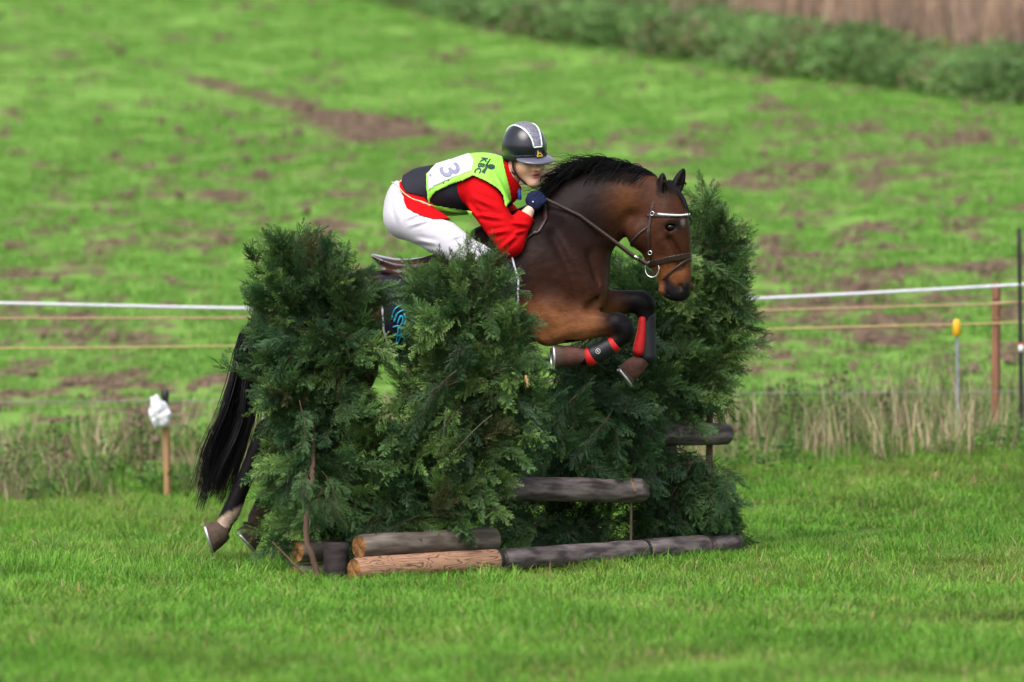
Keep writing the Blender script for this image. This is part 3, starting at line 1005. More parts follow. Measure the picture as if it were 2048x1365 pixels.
def log(px0, py0, Y0, px1, py1, Y1, rad, mat, label, seed, gap_shade=False, cut=M_CUT, knots=0):
    a, c = P(px0, py0, Y0), P(px1, py1, Y1)
    rs = np.random.default_rng(seed)
    L_ = np.linalg.norm(c - a)
    T = (c - a) / L_
    S = unit(np.cross(T, [0, 0, 1])); U = np.cross(S, T)
    R = Matrix((T, S, U)).transposed().to_4x4()
    r = empty('log', (0, 0, 0), label, 'log', 'logs of the brush jump')
    r.location = a
    n, sd = 26, 30
    mb = MB()
    V, F = [], []
    for i in range(n):
        t = i / (n - 1)
        edge = 0.93 if i in (0, n - 1) else 1.0
        x = L_ * t if i not in (1, n - 2) else (0.012 if i == 1 else L_ - 0.012)
        for k in range(sd):
            an = 2 * PI * k / sd
            q = rad * edge * (1 + 0.09 * (fbm(np.array(t * 6 * L_ + seed), np.array(math.cos(an) * 1.5 + math.sin(an) * 1.1 + 5), seed, 3) - 0.5) * 2)
            V.append((x, q * math.cos(an), q * math.sin(an)))
    for i in range(n - 1):
        for k in range(sd):
            F.append((i * sd + k, (i + 1) * sd + k, (i + 1) * sd + (k + 1) % sd, i * sd + (k + 1) % sd))
    mb.add(V, F)

    def fin(mb, nm, mt, smooth=True):
        o = bpy.data.objects.new(nm, mb.mesh(nm, mt, smooth))
        COL.objects.link(o); o.parent = r; o.matrix_parent_inverse = Matrix.Identity(4)
        o.matrix_basis = R
        return o
    fin(mb, 'bark', mat)
    for x, dr in ((0.0, -1), (L_, 1)):
        e = MB()
        V = [(x + dr * 0.004, 0, 0)]
        for ring in (0.35, 0.7, 0.935):
            V += [(x + dr * 0.003 * (1 - ring) + dr * 0.001 * rs.normal(), rad * ring * math.cos(2 * PI * k / sd), rad * ring * math.sin(2 * PI * k / sd)) for k in range(sd)]
        F = [(0, 1 + k, 1 + (k + 1) % sd) for k in range(sd)]
        for g in range(2):
            F += [(1 + g * sd + k, 1 + (g + 1) * sd + k, 1 + (g + 1) * sd + (k + 1) % sd, 1 + g * sd + (k + 1) % sd) for k in range(sd)]
        if dr > 0: F = [f[::-1] for f in F]
        e.add(V, F)
        fin(e, 'cut_end', cut, False)
    if gap_shade:  # black ring painted in as the shaded gap where two logs meet
        for x in ([L_ - 0.012] if gap_shade is True else gap_shade):
            e = MB()
            e.tube([(x - .011, 0, 0), (x - .009, 0, 0), (x + .009, 0, 0), (x + .011, 0, 0)], [rad * 1.0, rad * 1.06, rad * 1.06, rad * 1.0], 30, cap=False)
            fin(e, 'gap_shade', M_GAPSHADE)
    for k in range(knots):
        x = L_ * (0.3 + 0.5 * rs.random()); an = -PI / 2 - 0.2 + 0.9 * rs.random() + PI
        e = MB()
        e.add(*ball((x, -rad * 0.9 * abs(math.cos(an)), rad * 0.9 * math.sin(an) * 0.5), (.03, .012, .02)))
        fin(e, 'knot', mat)
    return r


def ball(c, r, n=10, m=14):
    V = [(c[0], c[1], c[2] + r[2])]
    for i in range(1, n):
        th = PI * i / n
        for k in range(m):
            V.append((c[0] + r[0] * math.sin(th) * math.cos(2 * PI * k / m), c[1] + r[1] * math.sin(th) * math.sin(2 * PI * k / m), c[2] + r[2] * math.cos(th)))
    V.append((c[0], c[1], c[2] - r[2]))
    F = [(0, 1 + k, 1 + (k + 1) % m) for k in range(m)]
    for i in range(n - 2):
        F += [(1 + i * m + k, 1 + (i + 1) * m + k, 1 + (i + 1) * m + (k + 1) % m, 1 + i * m + (k + 1) % m) for k in range(m)]
    F += [(1 + (n - 2) * m + k, len(V) - 1, 1 + (n - 2) * m + (k + 1) % m) for k in range(m)]
    return V, F


log(708, 1141, -1.30, 997, 1121, -.78, .058, M_PEEL, 'peeled orange log with dark wavy grain lying in the grass', 1, gap_shade=True)
log(718, 1094, -1.22, 988, 1078, -.68, .058, M_BARKB, 'smooth grey brown log lying on top of the peeled orange log', 2)
log(594, 1104, -1.02, 780, 1096, -.62, .052, M_BARKB, 'upper of the two log stubs behind the reddish sapling stem', 3)
log(590, 1152, -1.02, 780, 1140, -.62, .054, M_BARKB, 'lower log stub in the grass behind the reddish sapling stem', 4)
log(1002, 1120, -.74, 1287, 1101, .22, .054, M_BARK, 'long dark grey knotty log beyond the peeled orange log', 5, gap_shade=True, knots=3, cut=M_BARK)
log(1290, 1100, .24, 1408, 1093, .64, .056, M_BARK, 'short weathered grey log at the far right on the ground', 6, cut=M_BARK)
log(1420, 1093, .70, 1472, 1088, .92, .05, M_BARK, 'last log stub at the right end, mostly under hanging foliage', 7, cut=M_BARK)
log(960, 978, -.50, 1285, 982, .20, .060, M_BARK, 'grey middle rail log held half way up the jump', 8, cut=M_BARK)
log(1250, 872, .60, 1453, 868, 1.10, .057, M_BARK, 'highest grey log, sticking out at the right end of the brush', 9, cut=M_BARK)


def jump_post(px, py0, py1, Y, rad, mat, label, square=True, name='jump_post'):
    t = P(px, py1, Y); f = P(px, py0, Y)
    g = float(ground(f[0], f[1]))
    f[2] = min(f[2], g - 0.03)
    r = empty(name, f, label, 'post')
    mb = MB()
    pts = [f + (t - f) * k / 5 for k in range(6)]
    mb.tube(pts, rad, 4 if square else 14)
    mb.build('shaft', mat, r, smooth=not square)


jump_post(672, 1180, 1085, -1.12, .062, M_DPOST, 'thick dark upright post between the log ends', False)
jump_post(1262, 1072, 900, .32, .0065, M_LATH, 'thin pale lath standing behind the middle rail log')
jump_post(700, 1150, 820, -.80, .05, M_DPOST, 'dark post hidden inside the tall left brush', False)
jump_post(1335, 1100, 800, 1.35, .05, M_DPOST, 'dark post inside the far right brush', False)
mb = MB(); a, c = P(1262, 962, .10), P(1271, 984, .08)
mb.tube([a, (a + c) / 2, c], [.007, .008, .006], 6)
tag(mb.build('stick', M_WOOD), 'short pale broken stick lying on the middle rail log', 'stick')

# ---- conifer branches: flat ferny sprays on a woody twig
M_CON = leaf_material('cypress_foliage', rough=0.5, trans=0.22, hue_noise=0.25, nscale=3.5, spec=0.35, rnd=0.35)
M_TWIG = material('reddish_twig', (0.085, 0.05, 0.032), 0.85, 0.3, 40)
M_TWIGG = material('grey_twig', (0.085, 0.075, 0.06), 0.85, 0.3, 40)
M_TRUNK = material('reddish_sapling_bark', (0.105, 0.06, 0.042), 0.9, 0.35, 30, 0.5, 80, stretch=(1, 1, 0.3))


def spray(L_, rs, green, tipc):
    """one flat spray along +X: verts, quads, colours"""
    V, Q, C = [], [], []

    def blade(p, d, l, wd, c0, c1, nrm):
        s = np.cross(d, nrm); s /= np.linalg.norm(s) + 1e-9
        k = len(V)
        mid = p + d * l * 0.45
        V.extend([p - s * wd * 0.4, p + s * wd * 0.4, mid + s * wd * 0.55, p + d * l, mid - s * wd * 0.55])
        Q.append((k, k + 1, k + 2, k + 4)); Q.append((k + 4, k + 2, k + 3, k + 3))
        C.extend([c0, c0, (c0 + c1) / 2, c1, (c0 + c1) / 2])
    n = int(L_ / 0.0155)
    z = np.array([0, 0, 1.0])
    curl = rs.normal(0, 0.5)
    pos = np.zeros(3); d = np.array([1.0, 0, 0])
    for i in range(n):
        t = i / n
        ang = curl * t * 0.5
        d = np.array([math.cos(ang), math.sin(ang), -0.35 * t])
        d /= np.linalg.norm(d)
        step = L_ / n
        k = len(V)
        blade(pos, d, step * 1.5, 0.0034 * (1 - 0.5 * t), green * 0.8, green, z)
        sl = (0.115 * math.sin(PI * min(1, (0.18 + 0.82 * (1 - t)) ** 1.2 * 0.62 + 0.02)) * (0.55 + 0.45 * (1 - t))) * (0.8 + 0.4 * rs.random()) * L_ / 0.28
        if i > 1:
            sg = 1 if i % 2 else -1
            a = sg * (0.66 - 0.25 * t + rs.normal(0, 0.14))
            bd = np.array([d[0] * math.cos(a) - d[1] * math.sin(a), d[0] * math.sin(a) + d[1] * math.cos(a), d[2] + rs.normal(0, 0.3) - 0.12])
            bd /= np.linalg.norm(bd)
            m = max(2, int(sl / 0.0125))
            for j in range(m):
                u = j / m
                q = pos + bd * sl * u + np.array([0, 0, -0.05 * u * u * sl * 4])
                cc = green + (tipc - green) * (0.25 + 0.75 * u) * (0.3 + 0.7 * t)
                blade(q, bd, sl / m * 1.6, 0.0034, cc * 0.9, cc, z)
                for g2 in (1, -1):
                    ll = 0.027 * (1 - 0.6 * u) * (0.6 + 0.8 * rs.random())
                    a2 = g2 * (0.5 + rs.normal(0, 0.14))
                    ld = np.array([bd[0] * math.cos(a2) - bd[1] * math.sin(a2), bd[0] * math.sin(a2) + bd[1] * math.cos(a2), bd[2] + rs.normal(0, 0.3)])
                    blade(q, unit(ld), ll, 0.0032, cc, cc * 1.12, z)
        pos = pos + d * step
    return np.array(V), np.array(Q), np.array(C)


def rot_axes(d, roll, rs):
    x = unit(d)
    up = np.array([0, 0, 1.0]) if abs(x[2]) < 0.9 else np.array([0, 1.0, 0])
    y = unit(np.cross(up, x)); z = np.cross(x, y)
    c, s = math.cos(roll), math.sin(roll)
    return np.array([x, y * c + z * s, -y * s + z * c])


def branch_mesh(i, L_, dens, seed, green, tipc, droop=0.25):
    """woody twig along +X with sprays all round: foliage mesh and twig mesh"""
    rs = np.random.default_rng(seed)
    green, tipc = np.array(green), np.array(tipc)
    tw = MB()
    axis_ = np.array([[L_ * t, 0.03 * math.sin(3 * t + i), -droop * L_ * t * t] for t in np.linspace(0, 1, 7)])
    tw.tube(axis_, np.linspace(0.0042, 0.0015, 7), 5)
    V, Q, C = [], [], []
    nv = 0
    n = dens
    for k in range(n):
        t = 0.12 + 0.88 * (k + rs.random() * 0.6) / n
        j = t * 6; j0 = min(5, int(j))
        p = axis_[j0] + (axis_[j0 + 1] - axis_[j0]) * (j - j0)
        tang = unit(axis_[j0 + 1] - axis_[j0])
        an = k * 2.4 + rs.random()
        side = np.array([0, math.cos(an), math.sin(an)])
        d = unit(tang * (0.75 + 0.5 * t) + side * (0.75 - 0.55 * t) + np.array([0, 0, -0.18]))
        ln = (0.15 + 0.13 * rs.random()) * (1.0 if t < 0.8 else 0.85)
        v, q, c = spray(ln, rs, green * (0.8 + 0.4 * rs.random()), tipc * (0.8 + 0.4 * rs.random()))
        R = rot_axes(d, rs.normal(0, 0.7) + an, rs)
        v = v @ R + p
        V.append(v); Q.append(q + nv); C.append(c); nv += len(v)
        tw.tube([p, p + d * ln * 0.4], [0.0018, 0.0009], 4)
    V, Q, C = np.concatenate(V), np.concatenate(Q), np.concatenate(C)
    tri = Q[:, 2] == Q[:, 3]
    me = raw_mesh('foliage', V, Q[~tri], Q[tri][:, :3])
    set_col(me, 'Col', C)
    me.materials.append(M_CON)
    return me, tw.mesh('twig', M_TWIG)


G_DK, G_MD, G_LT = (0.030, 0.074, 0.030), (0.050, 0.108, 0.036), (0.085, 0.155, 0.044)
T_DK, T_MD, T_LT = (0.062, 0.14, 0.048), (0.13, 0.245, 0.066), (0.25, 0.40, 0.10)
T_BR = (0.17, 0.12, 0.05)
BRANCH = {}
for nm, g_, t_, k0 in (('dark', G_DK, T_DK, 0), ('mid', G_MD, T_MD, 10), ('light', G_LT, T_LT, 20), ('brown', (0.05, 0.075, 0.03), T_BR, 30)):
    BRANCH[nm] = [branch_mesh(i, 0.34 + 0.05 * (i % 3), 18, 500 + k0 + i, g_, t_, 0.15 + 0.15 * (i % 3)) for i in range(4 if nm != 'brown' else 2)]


def in_poly(x, y, poly):
    return poly_sd(np.asarray(x, float), np.asarray(y, float), poly) < 0


def brush(loc_px, label, Y0, Y1, thick, poly, n, seed, mix, up=0.3, side=0.5, front=0.5, scale=(0.8, 1.2), clear=(), grow=(1.0, 1.0)):
    """a conifer brush: many branches, each a child with its own twig"""
    rs = np.random.default_rng(seed)
    f = foot(loc_px, (Y0 + Y1) / 2)
    root = empty('conifer_brush', f, label, 'conifer brush', 'conifer brushes packed into the jump')
    poly = np.asarray(poly, float)
    pc = poly.mean(0); poly = pc + (poly - pc) * grow
    lo, hi = poly.min(0), poly.max(0)
    pts = []
    tries = 0
    mind = math.sqrt((hi - lo).prod() / n) * 0.62
    while len(pts) < n and tries < 40000:
        tries += 1
        p = lo + (hi - lo) * rs.random(2)
        if not in_poly(p[0], p[1], poly): continue
        if any((p[0] - q[0]) ** 2 + (p[1] - q[1]) ** 2 < mind ** 2 for q in pts[-400:]) and tries % 12: continue
        pts.append(p)
    cx = (lo[0] + hi[0]) / 2
    hw = (hi[0] - lo[0]) / 2
    names = list(mix)
    pr = np.array([mix[k] for k in names]); pr = pr / pr.sum()
    for (x, y) in pts:
        u = (x - lo[0]) / (hi[0] - lo[0])
        layer = rs.random() ** 0.8
        Y = Y0 + (Y1 - Y0) * u - thick * (1 - 2 * layer) * 0.5
        tip = P(x, y, Y)
        rel = (x - cx) / hw
        top = (hi[1] - y) / (hi[1] - lo[1])            # 1 at the top
        d = unit([rel * side + rs.normal(0, 0.45), -front * (1.2 - layer) + rs.normal(0, 0.25), up * (0.25 + 1.6 * top ** 2) + rs.normal(0, 0.42) - 0.25])
        kind = names[rs.choice(len(names), p=pr)]
        me, tw = BRANCH[kind][rs.integers(len(BRANCH[kind]))]
        s = rs.uniform(*scale)
        R = rot_axes(d, rs.uniform(-0.9, 0.9), rs)
        base = tip - d * 0.36 * s
        gz = float(ground(base[0], base[1]))
        if tip[2] < gz + 0.06: continue
        bx, by = to_px(base); bad = False
        for cl_ in clear:
            for t_ in (0.25, .6, 1.0):
                xx, yy = bx + (x - bx) * t_, by + (y - by) * t_
                if cl_[0] < xx < cl_[2] and cl_[1] < yy < cl_[3]: bad = True
        if bad: continue
        for k_ in range(5):                           # the cut end stays inside the brush
            bx, by = to_px(base)
            if in_poly(bx, by, poly): break
            d = unit(d + np.array([(tip[0] - P(cx, y, Y)[0]) * 1.2, -.25, .15]))
            R = rot_axes(d, rs.uniform(-0.9, 0.9), rs); base = tip - d * 0.36 * s
        M = Matrix.Translation(Vector(base)) @ Matrix(R.T.tolist()).to_4x4() @ Matrix.Scale(s, 4)
        o = bpy.data.objects.new('branch', me)
        COL.objects.link(o); o.parent = root; o.matrix_parent_inverse = Matrix.Translation(-root.location); o.matrix_basis = M
        t = bpy.data.objects.new('twig', tw)
        COL.objects.link(t); t.parent = o
    return root


LEFT = [(518, 590), (518, 510), (550, 472), (600, 462), (640, 465), (690, 490), (740, 530), (750, 590), (748, 680), (742, 750), (765, 800), (775, 880), (770, 960), (720, 1040), (640, 1070), (570, 1070), (525, 1030), (515, 960), (518, 880), (512, 800), (515, 700)]
LOWL = [(768, 835), (835, 845), (850, 890), (900, 925), (955, 940), (968, 1000), (920, 1050), (840, 1062), (760, 1085), (680, 1085), (700, 980)]
MID = [(835, 560), (875, 520), (940, 487), (985, 492), (1010, 540), (1030, 600), (1060, 680), (1075, 760), (1070, 860), (1030, 930), (990, 1010), (930, 930), (850, 880), (830, 800), (790, 780), (835, 740), (845, 650)]
LOW = [(1080, 780), (1140, 765), (1220, 768), (1290, 790), (1310, 860), (1300, 940), (1290, 1040), (1180, 1075), (1050, 1080), (990, 1060), (1010, 960), (1060, 880)]
RIGHT = [(1385, 385), (1425, 385), (1462, 430), (1482, 510), (1484, 620), (1470, 720), (1455, 790), (1430, 835), (1360, 830), (1330, 760), (1305, 690), (1230, 570), (1205, 520), (1230, 500), (1330, 560), (1385, 480)]
LOWR = [(1290, 830), (1340, 905), (1440, 905), (1465, 960), (1478, 1000), (1440, 1060), (1390, 1065), (1300, 1070), (1290, 960)]

L1 = brush(640, 'tall dense dark green conifer brush at the left end of the jump', -1.02, -.85, .42, LEFT, 285, 1, {'dark': 3, 'mid': 4, 'light': 1.2, 'brown': 0.15}, up=0.7, scale=(0.45, 0.78), clear=[(0, 0, 526, 560), (0, 560, 518, 820), (0, 820, 530, 1200)])
L2 = brush(830, 'low green conifer brush lying over the grey brown log', -1.0, -.66, .35, LOWL, 84, 2, {'dark': 2.2, 'mid': 3, 'light': 1.2, 'brown': 0.1}, up=-0.1, scale=(0.62, 0.9), clear=[(760, 1086, 1010, 1200)])
L3 = brush(950, "bright green conifer brush in front of the rider's leg and saddle cloth", -.88, -.66, .36, MID, 180, 3, {'dark': 1.6, 'mid': 4, 'light': 2.6, 'brown': 0.35}, up=0.65, grow=(1.07, 1.02), scale=(0.48, 0.8), clear=[(1030, 945, 1300, 1020), (730, 1070, 1010, 1200)])
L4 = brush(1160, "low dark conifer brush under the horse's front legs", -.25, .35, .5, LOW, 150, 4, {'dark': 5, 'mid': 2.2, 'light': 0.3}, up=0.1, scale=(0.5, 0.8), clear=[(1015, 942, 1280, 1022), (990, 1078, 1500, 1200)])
L5 = brush(1420, "tall conifer brush at the far right end behind the horse's head", .85, 1.1, .5, RIGHT, 225, 5, {'dark': 1.4, 'mid': 4, 'light': 2.2}, up=0.65, scale=(0.48, 0.8), clear=[(1325, 838, 1470, 900), (1460, 830, 1560, 960)])
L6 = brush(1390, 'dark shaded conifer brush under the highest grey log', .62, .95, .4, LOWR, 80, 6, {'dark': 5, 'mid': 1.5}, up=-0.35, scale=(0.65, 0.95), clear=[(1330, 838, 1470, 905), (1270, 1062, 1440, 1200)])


LOWB = [(1000, 880), (1075, 800), (1085, 705), (1190, 690), (1225, 650), (1310, 640), (1330, 760), (1320, 1075), (1000, 1085)]
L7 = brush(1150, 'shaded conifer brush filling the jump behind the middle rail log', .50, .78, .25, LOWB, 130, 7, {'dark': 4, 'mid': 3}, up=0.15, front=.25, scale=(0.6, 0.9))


def stem(root, pts, r0, r1, mat, name='stem'):
    p = resample(np.array([P(*q) for q in pts]), 5)
    p = p + np.random.default_rng(len(pts)).normal(0, r0 * .18, p.shape)
    mb = MB(); mb.tube(p, np.linspace(r0, r1, len(p)), 8)
    return mb.build(name, mat, root)


stem(L1, [(641, 1185, -1.30), (631, 1135, -1.30), (613, 1075, -1.29), (616, 1010, -1.22), (622, 965, -1.26), (626, 930, -1.17), (628, 860, -1.0), (634, 560, -.95), (640, 470, -.95)], .0165, .008, M_TRUNK, 'trunk')
stem(L1, [(545, 1085, -1.2), (575, 1115, -1.22), (605, 1145, -1.26), (635, 1168, -1.29)], .004, .006, M_TRUNK)
stem(L3, [(884, 915, -1.0), (887, 870, -1.02), (890, 840, -1.02), (893, 815, -1.0)], .0035, .002, M_TWIGG)
stem(L3, [(905, 910, -1.0), (935, 875, -1.03), (962, 848, -1.04), (985, 830, -1.03)], .0035, .002, M_TWIGG)
stem(L3, [(1052, 752, -.98), (1054, 765, -1.0), (1056, 776, -1.0)], .008, .004, M_WOOD)
stem(L5, [(1420, 1085, 1.0), (1418, 700, 1.15), (1412, 450, 1.15), (1402, 370, 1.1)], .022, .003, M_TRUNK, 'trunk')

# a few leading shoots that stand clear of the brushes' outlines
def shoot(root, px, py, Y, dx, dz, s, kind, seed, roll=0.3):
    rs = np.random.default_rng(seed)
    me, tw = BRANCH[kind][seed % len(BRANCH[kind])]
    d = unit([dx, rs.normal(0, .1) - 0.1, dz])
    R = rot_axes(d, roll, rs)
    tip = P(px, py, Y)
    base = tip - d * 0.6 * s
    M = Matrix.Translation(Vector(base)) @ Matrix(R.T.tolist()).to_4x4() @ Matrix.Scale(s, 4)
    o = bpy.data.objects.new('branch', me)
    COL.objects.link(o); o.parent = root; o.matrix_parent_inverse = Matrix.Translation(-root.location); o.matrix_basis = M
    t = bpy.data.objects.new('twig', tw); COL.objects.link(t); t.parent = o


for a in [(1385, 338, .9, -.5, .9, .55, 'light', 1), (1420, 365, .9, .25, .9, .6, 'mid', 2), (1475, 400, .95, .5, .8, .6, 'mid', 3), (1520, 470, 1.0, .8, .5, .55, 'mid', 4), (1524, 600, 1.0, .9, .1, .6, 'dark', 5),
          (1515, 690, 1.0, .8, -.4, .6, 'mid', 6), (1495, 780, 1.0, .7, -.6, .6, 'dark', 7)]: shoot(L5, *a)
for a in [(1430, 1085, .62, .1, -.95, .5, 'mid', 35), (1440, 1060, .6, -.2, -.9, .5, 'dark', 36), (1500, 1050, .9, .45, -.85, .62, 'dark', 8), (1490, 985, .9, .8, -.5, .55, 'dark', 9), (1465, 1075, .85, .3, -.9, .5, 'mid', 10)]: shoot(L6, *a)
for a in [(625, 440, -1.1, .1, .95, .5, 'brown', 11), (700, 465, -1.1, .4, .8, .55, 'mid', 12), (512, 620, -1.1, -.8, .3, .5, 'dark', 14), (500, 730, -1.15, -.8, .45, .5, 'light', 15),
          (478, 910, -1.15, -.95, .15, .55, 'light', 16), (520, 1000, -1.1, -.6, -.5, .45, 'dark', 17), (585, 480, -1.1, -.2, .95, .5, 'dark', 18), (770, 560, -1.0, .8, .3, .5, 'mid', 19), (770, 790, -1.1, .7, .35, .5, 'mid', 20), (598, 1050, -1.42, -.2, -.9, .5, 'mid', 40), (640, 1062, -1.44, .3, -.9, .5, 'dark', 41), (618, 925, -1.42, .1, -.9, .5, 'mid', 42), (700, 1080, -1.36, .35, -.8, .45, 'mid', 44), (720, 1040, -1.36, .5, -.6, .5, 'mid', 45)]: shoot(L1, *a)
for a in [(945, 465, -.9, -.3, .9, .5, 'mid', 21), (1010, 475, -.95, .5, .8, .5, 'brown', 22), (985, 470, -.95, .1, .95, .45, 'mid', 23), (880, 505, -.9, -.4, .85, .45, 'light', 24), (822, 565, -.95, -.5, .8, .55, 'mid', 25), (800, 610, -1.0, -.85, .2, .45, 'mid', 26),
          (1085, 690, -.85, .7, .4, .5, 'mid', 27), (1035, 570, -.9, .6, .6, .45, 'light', 28), (1095, 800, -.85, .8, -.2, .5, 'dark', 29), (795, 800, -.95, -.7, -.2, .5, 'mid', 30)]: shoot(L3, *a)
for a in [(860, 905, -.95, -.2, .8, .5, 'light', 31), (955, 920, -.9, .4, .6, .5, 'light', 32), (975, 985, -.9, .7, -.3, .5, 'light', 33), (905, 930, -1.0, .2, .5, .5, 'brown', 34)]: shoot(L2, *a)
# ------------------------------------------------------------ horse
def CH(Y, *rows):
    """chain rows from photo positions: (px, py, radius, lateral radius[, dY])"""
    out = []
    for r in rows:
        y = Y + (r[4] if len(r) > 4 else 0)
        out.append([*P(r[0], r[1], y), r[2], r[3]])
    return out


HY = math.radians(22)                                   # the head turns a little towards the viewer
HF = np.array([math.cos(HY), -math.sin(HY), 0])
HS = np.array([math.sin(HY), math.cos(HY), 0])          # from the near cheek to the far cheek
HEAD = Sdf()
hy = -0.06
HEAD.chain(CH(hy, (1328, 392, .082, .070), (1327, 425, .118, .098), (1326, 460, .140, .103), (1333, 497, .128, .088), (1343, 530, .101, .070), (1350, 560, .086, .060), (1354, 580, .070, .055)), k=.03, side=HS, n=5)
HEAD.blob(P(1282, 466, hy), (.070, .085, .085), R=[HF, HS, (0, 0, 1)], k=.036)                 # jowl
for s in (-1, 1):
    c = P(1345, 452, hy) + HS * s * .085
    HEAD.blob(c + HF * .005 + np.array([0, 0, .022]), (.042, .022, .020), R=[HF, HS, (0, 0, 1)], k=.03)  # brow
    HEAD.chain([[*(P(1335, 478, hy) + HS * s * .088), .017, .014], [*(P(1352, 512, hy) + HS * s * .070), .010, .010]], k=.03, side=HS)  # cheek ridge
    HEAD.blob(P(1372, 574, hy) + HS * s * .042, (.026, .022, .028), R=[HF, HS, (0, 0, 1)], k=.02)     # nostril rim
    HEAD.blob(P(1366, 575, hy) + HS * s * .061 + HF * .008, (.013, .014, .020), R=[HF, HS, (0, 0, 1)], k=.008, sub=True)
HEAD.blob(P(1331, 581, hy), (.034, .040, .030), R=[HF, HS, (0, 0, 1)], k=.025)                # chin
HEAD.blob(P(1362, 590, hy), (.040, .046, .026), R=[HF, HS, (0, 0, 1)], k=.025)                # upper lip
for s in (-1, 1):                                                                             # mouth slit
    HEAD.chain([[*(P(1312, 556, hy) + HS * s * .066), .006, .012], [*(P(1330, 572, hy) + HS * s * .058), .006, .012], [*(P(1344, 592, hy) + HS * s * .045), .006, .02]], k=.008, side=HS, sub=True)
    HEAD.blob(P(1353, 455, hy) + HS * s * .100, (.028, .018, .020), R=[HF, HS, (0, 0, 1)], k=.012, sub=True)  # eye socket
EARS = Sdf()
for s, b0, t0 in ((-1, (1328, 392), (1329, 347)), (1, (1349, 382), (1366, 337))):
    a = P(*b0, hy) + HS * s * .045; c = P(*t0, hy) + HS * s * .055
    if s < 0: a[0] += .006; c[0] += .010
    else: a[0] -= .012; c[0] -= .014
    d = c - a
    EARS.chain([[*(a - d * .25), .024, .020], [*(a + d * .12), .036, .030], [*(a + d * .5), .035, .026], [*(a + d * .85), .018, .015], [*c, .005, .005]], k=.02, side=unit([.75 * s, -.5, 0.1]), n=4)
    EARS.chain([[*(a + d * .15 + np.array([.012, -.024, 0])), .012, .009], [*(a + d * .75 + np.array([.006, -.012, 0])), .006, .005]], k=.012, sub=True)
HEAD = HEAD.copy(EARS)

BODY = Sdf()
BODY.chain(CH(0, (1135, 562, .225, .185), (1060, 562, .305, .245), (960, 596, .262, .285), (850, 622, .252, .295), (745, 636, .228, .280), (655, 628, .205, .270), (590, 630, .165, .225), (548, 640, .115, .15)), k=.08, n=5)
BODY.chain(CH(0, (1085, 440, .05, .045), (1040, 442, .045, .05), (960, 478, .05, .06)), k=.10)                    # withers
BODY.chain(CH(0, (1296, 404, .118, .080, -.05), (1250, 402, .150, .090, -.03), (1195, 424, .188, .108, -.01), (1145, 462, .228, .140), (1105, 520, .265, .195)), k=.09, n=6)
BODY.chain(CH(0, (1302, 366, .022, .03, -.05), (1220, 352, .03, .035, -.02), (1150, 372, .03, .035), (1090, 415, .03, .035)), k=.07, n=5)   # crest
for s in (-1, 1):
    BODY.chain(CH(s * .13, (1085, 470, .09, .07), (1130, 545, .13, .10), (1165, 590, .10, .085)), k=.07, n=4)        # shoulder blade
    BODY.blob(P(1182, 585, s * .075), (.075, .085, .10), k=.06)                                              # breast
    BODY.blob(P(1100, 620, s * .165), (.12, .085, .10), k=.06)                                              # triceps
    BODY.chain(CH(s * .15, (640, 590, .14, .10), (600, 660, .17, .11), (620, 720, .15, .10)), k=.08, n=4)            # thigh
BODY.blob(P(1190, 545, 0), (.05, .09, .10), k=.06)
LEGS = Sdf()
# near fore
LEGS.chain(CH(-.165, (1090, 640, .100, .078), (1125, 648, .098, .074), (1165, 650, .078, .066), (1205, 650, .060, .055), (1235, 650, .056, .050)), k=.05, n=4)
LEGS.blob(P(1094, 676, -.17), (.045, .045, .038), k=.05)
LEGS.chain(CH(-.165, (1233, 648, .055, .050), (1246, 655, .052, .048), (1244, 672, .045, .045), (1226, 690, .036, .038), (1200, 703, .034, .034), (1178, 714, .041, .038), (1160, 716, .036, .033), (1148, 714, .036, .036)), k=.02, n=4)
LEGS.blob(P(1254, 662, -.165), (.03, .04, .045), k=.03)
LEGS.chain(CH(-.165 - .045, (1110, 668, .030, .02), (1160, 655, .022, .018), (1215, 652, .013, .012)), k=.02, n=4)    # forearm muscle line
LEGS.chain(CH(-.165 - .045, (1105, 630, .03, .02), (1160, 638, .022, .016), (1210, 640, .014, .010)), k=.02, n=4)
# far fore
LEGS.chain(CH(.155, (1165, 600, .10, .08), (1195, 608, .082, .070), (1230, 606, .066, .058), (1265, 604, .057, .052), (1283, 606, .055, .050)), k=.05, n=4)
LEGS.chain(CH(.155, (1280, 603, .055, .050), (1289, 614, .054, .048), (1291, 632, .045, .042), (1291, 660, .038, .036), (1290, 695, .036, .034), (1289, 712, .043, .038), (1280, 724, .037, .034), (1268, 734, .036, .036)), k=.02, n=4)
LEGS.blob(P(1296, 607, .155), (.03, .04, .035), k=.03)
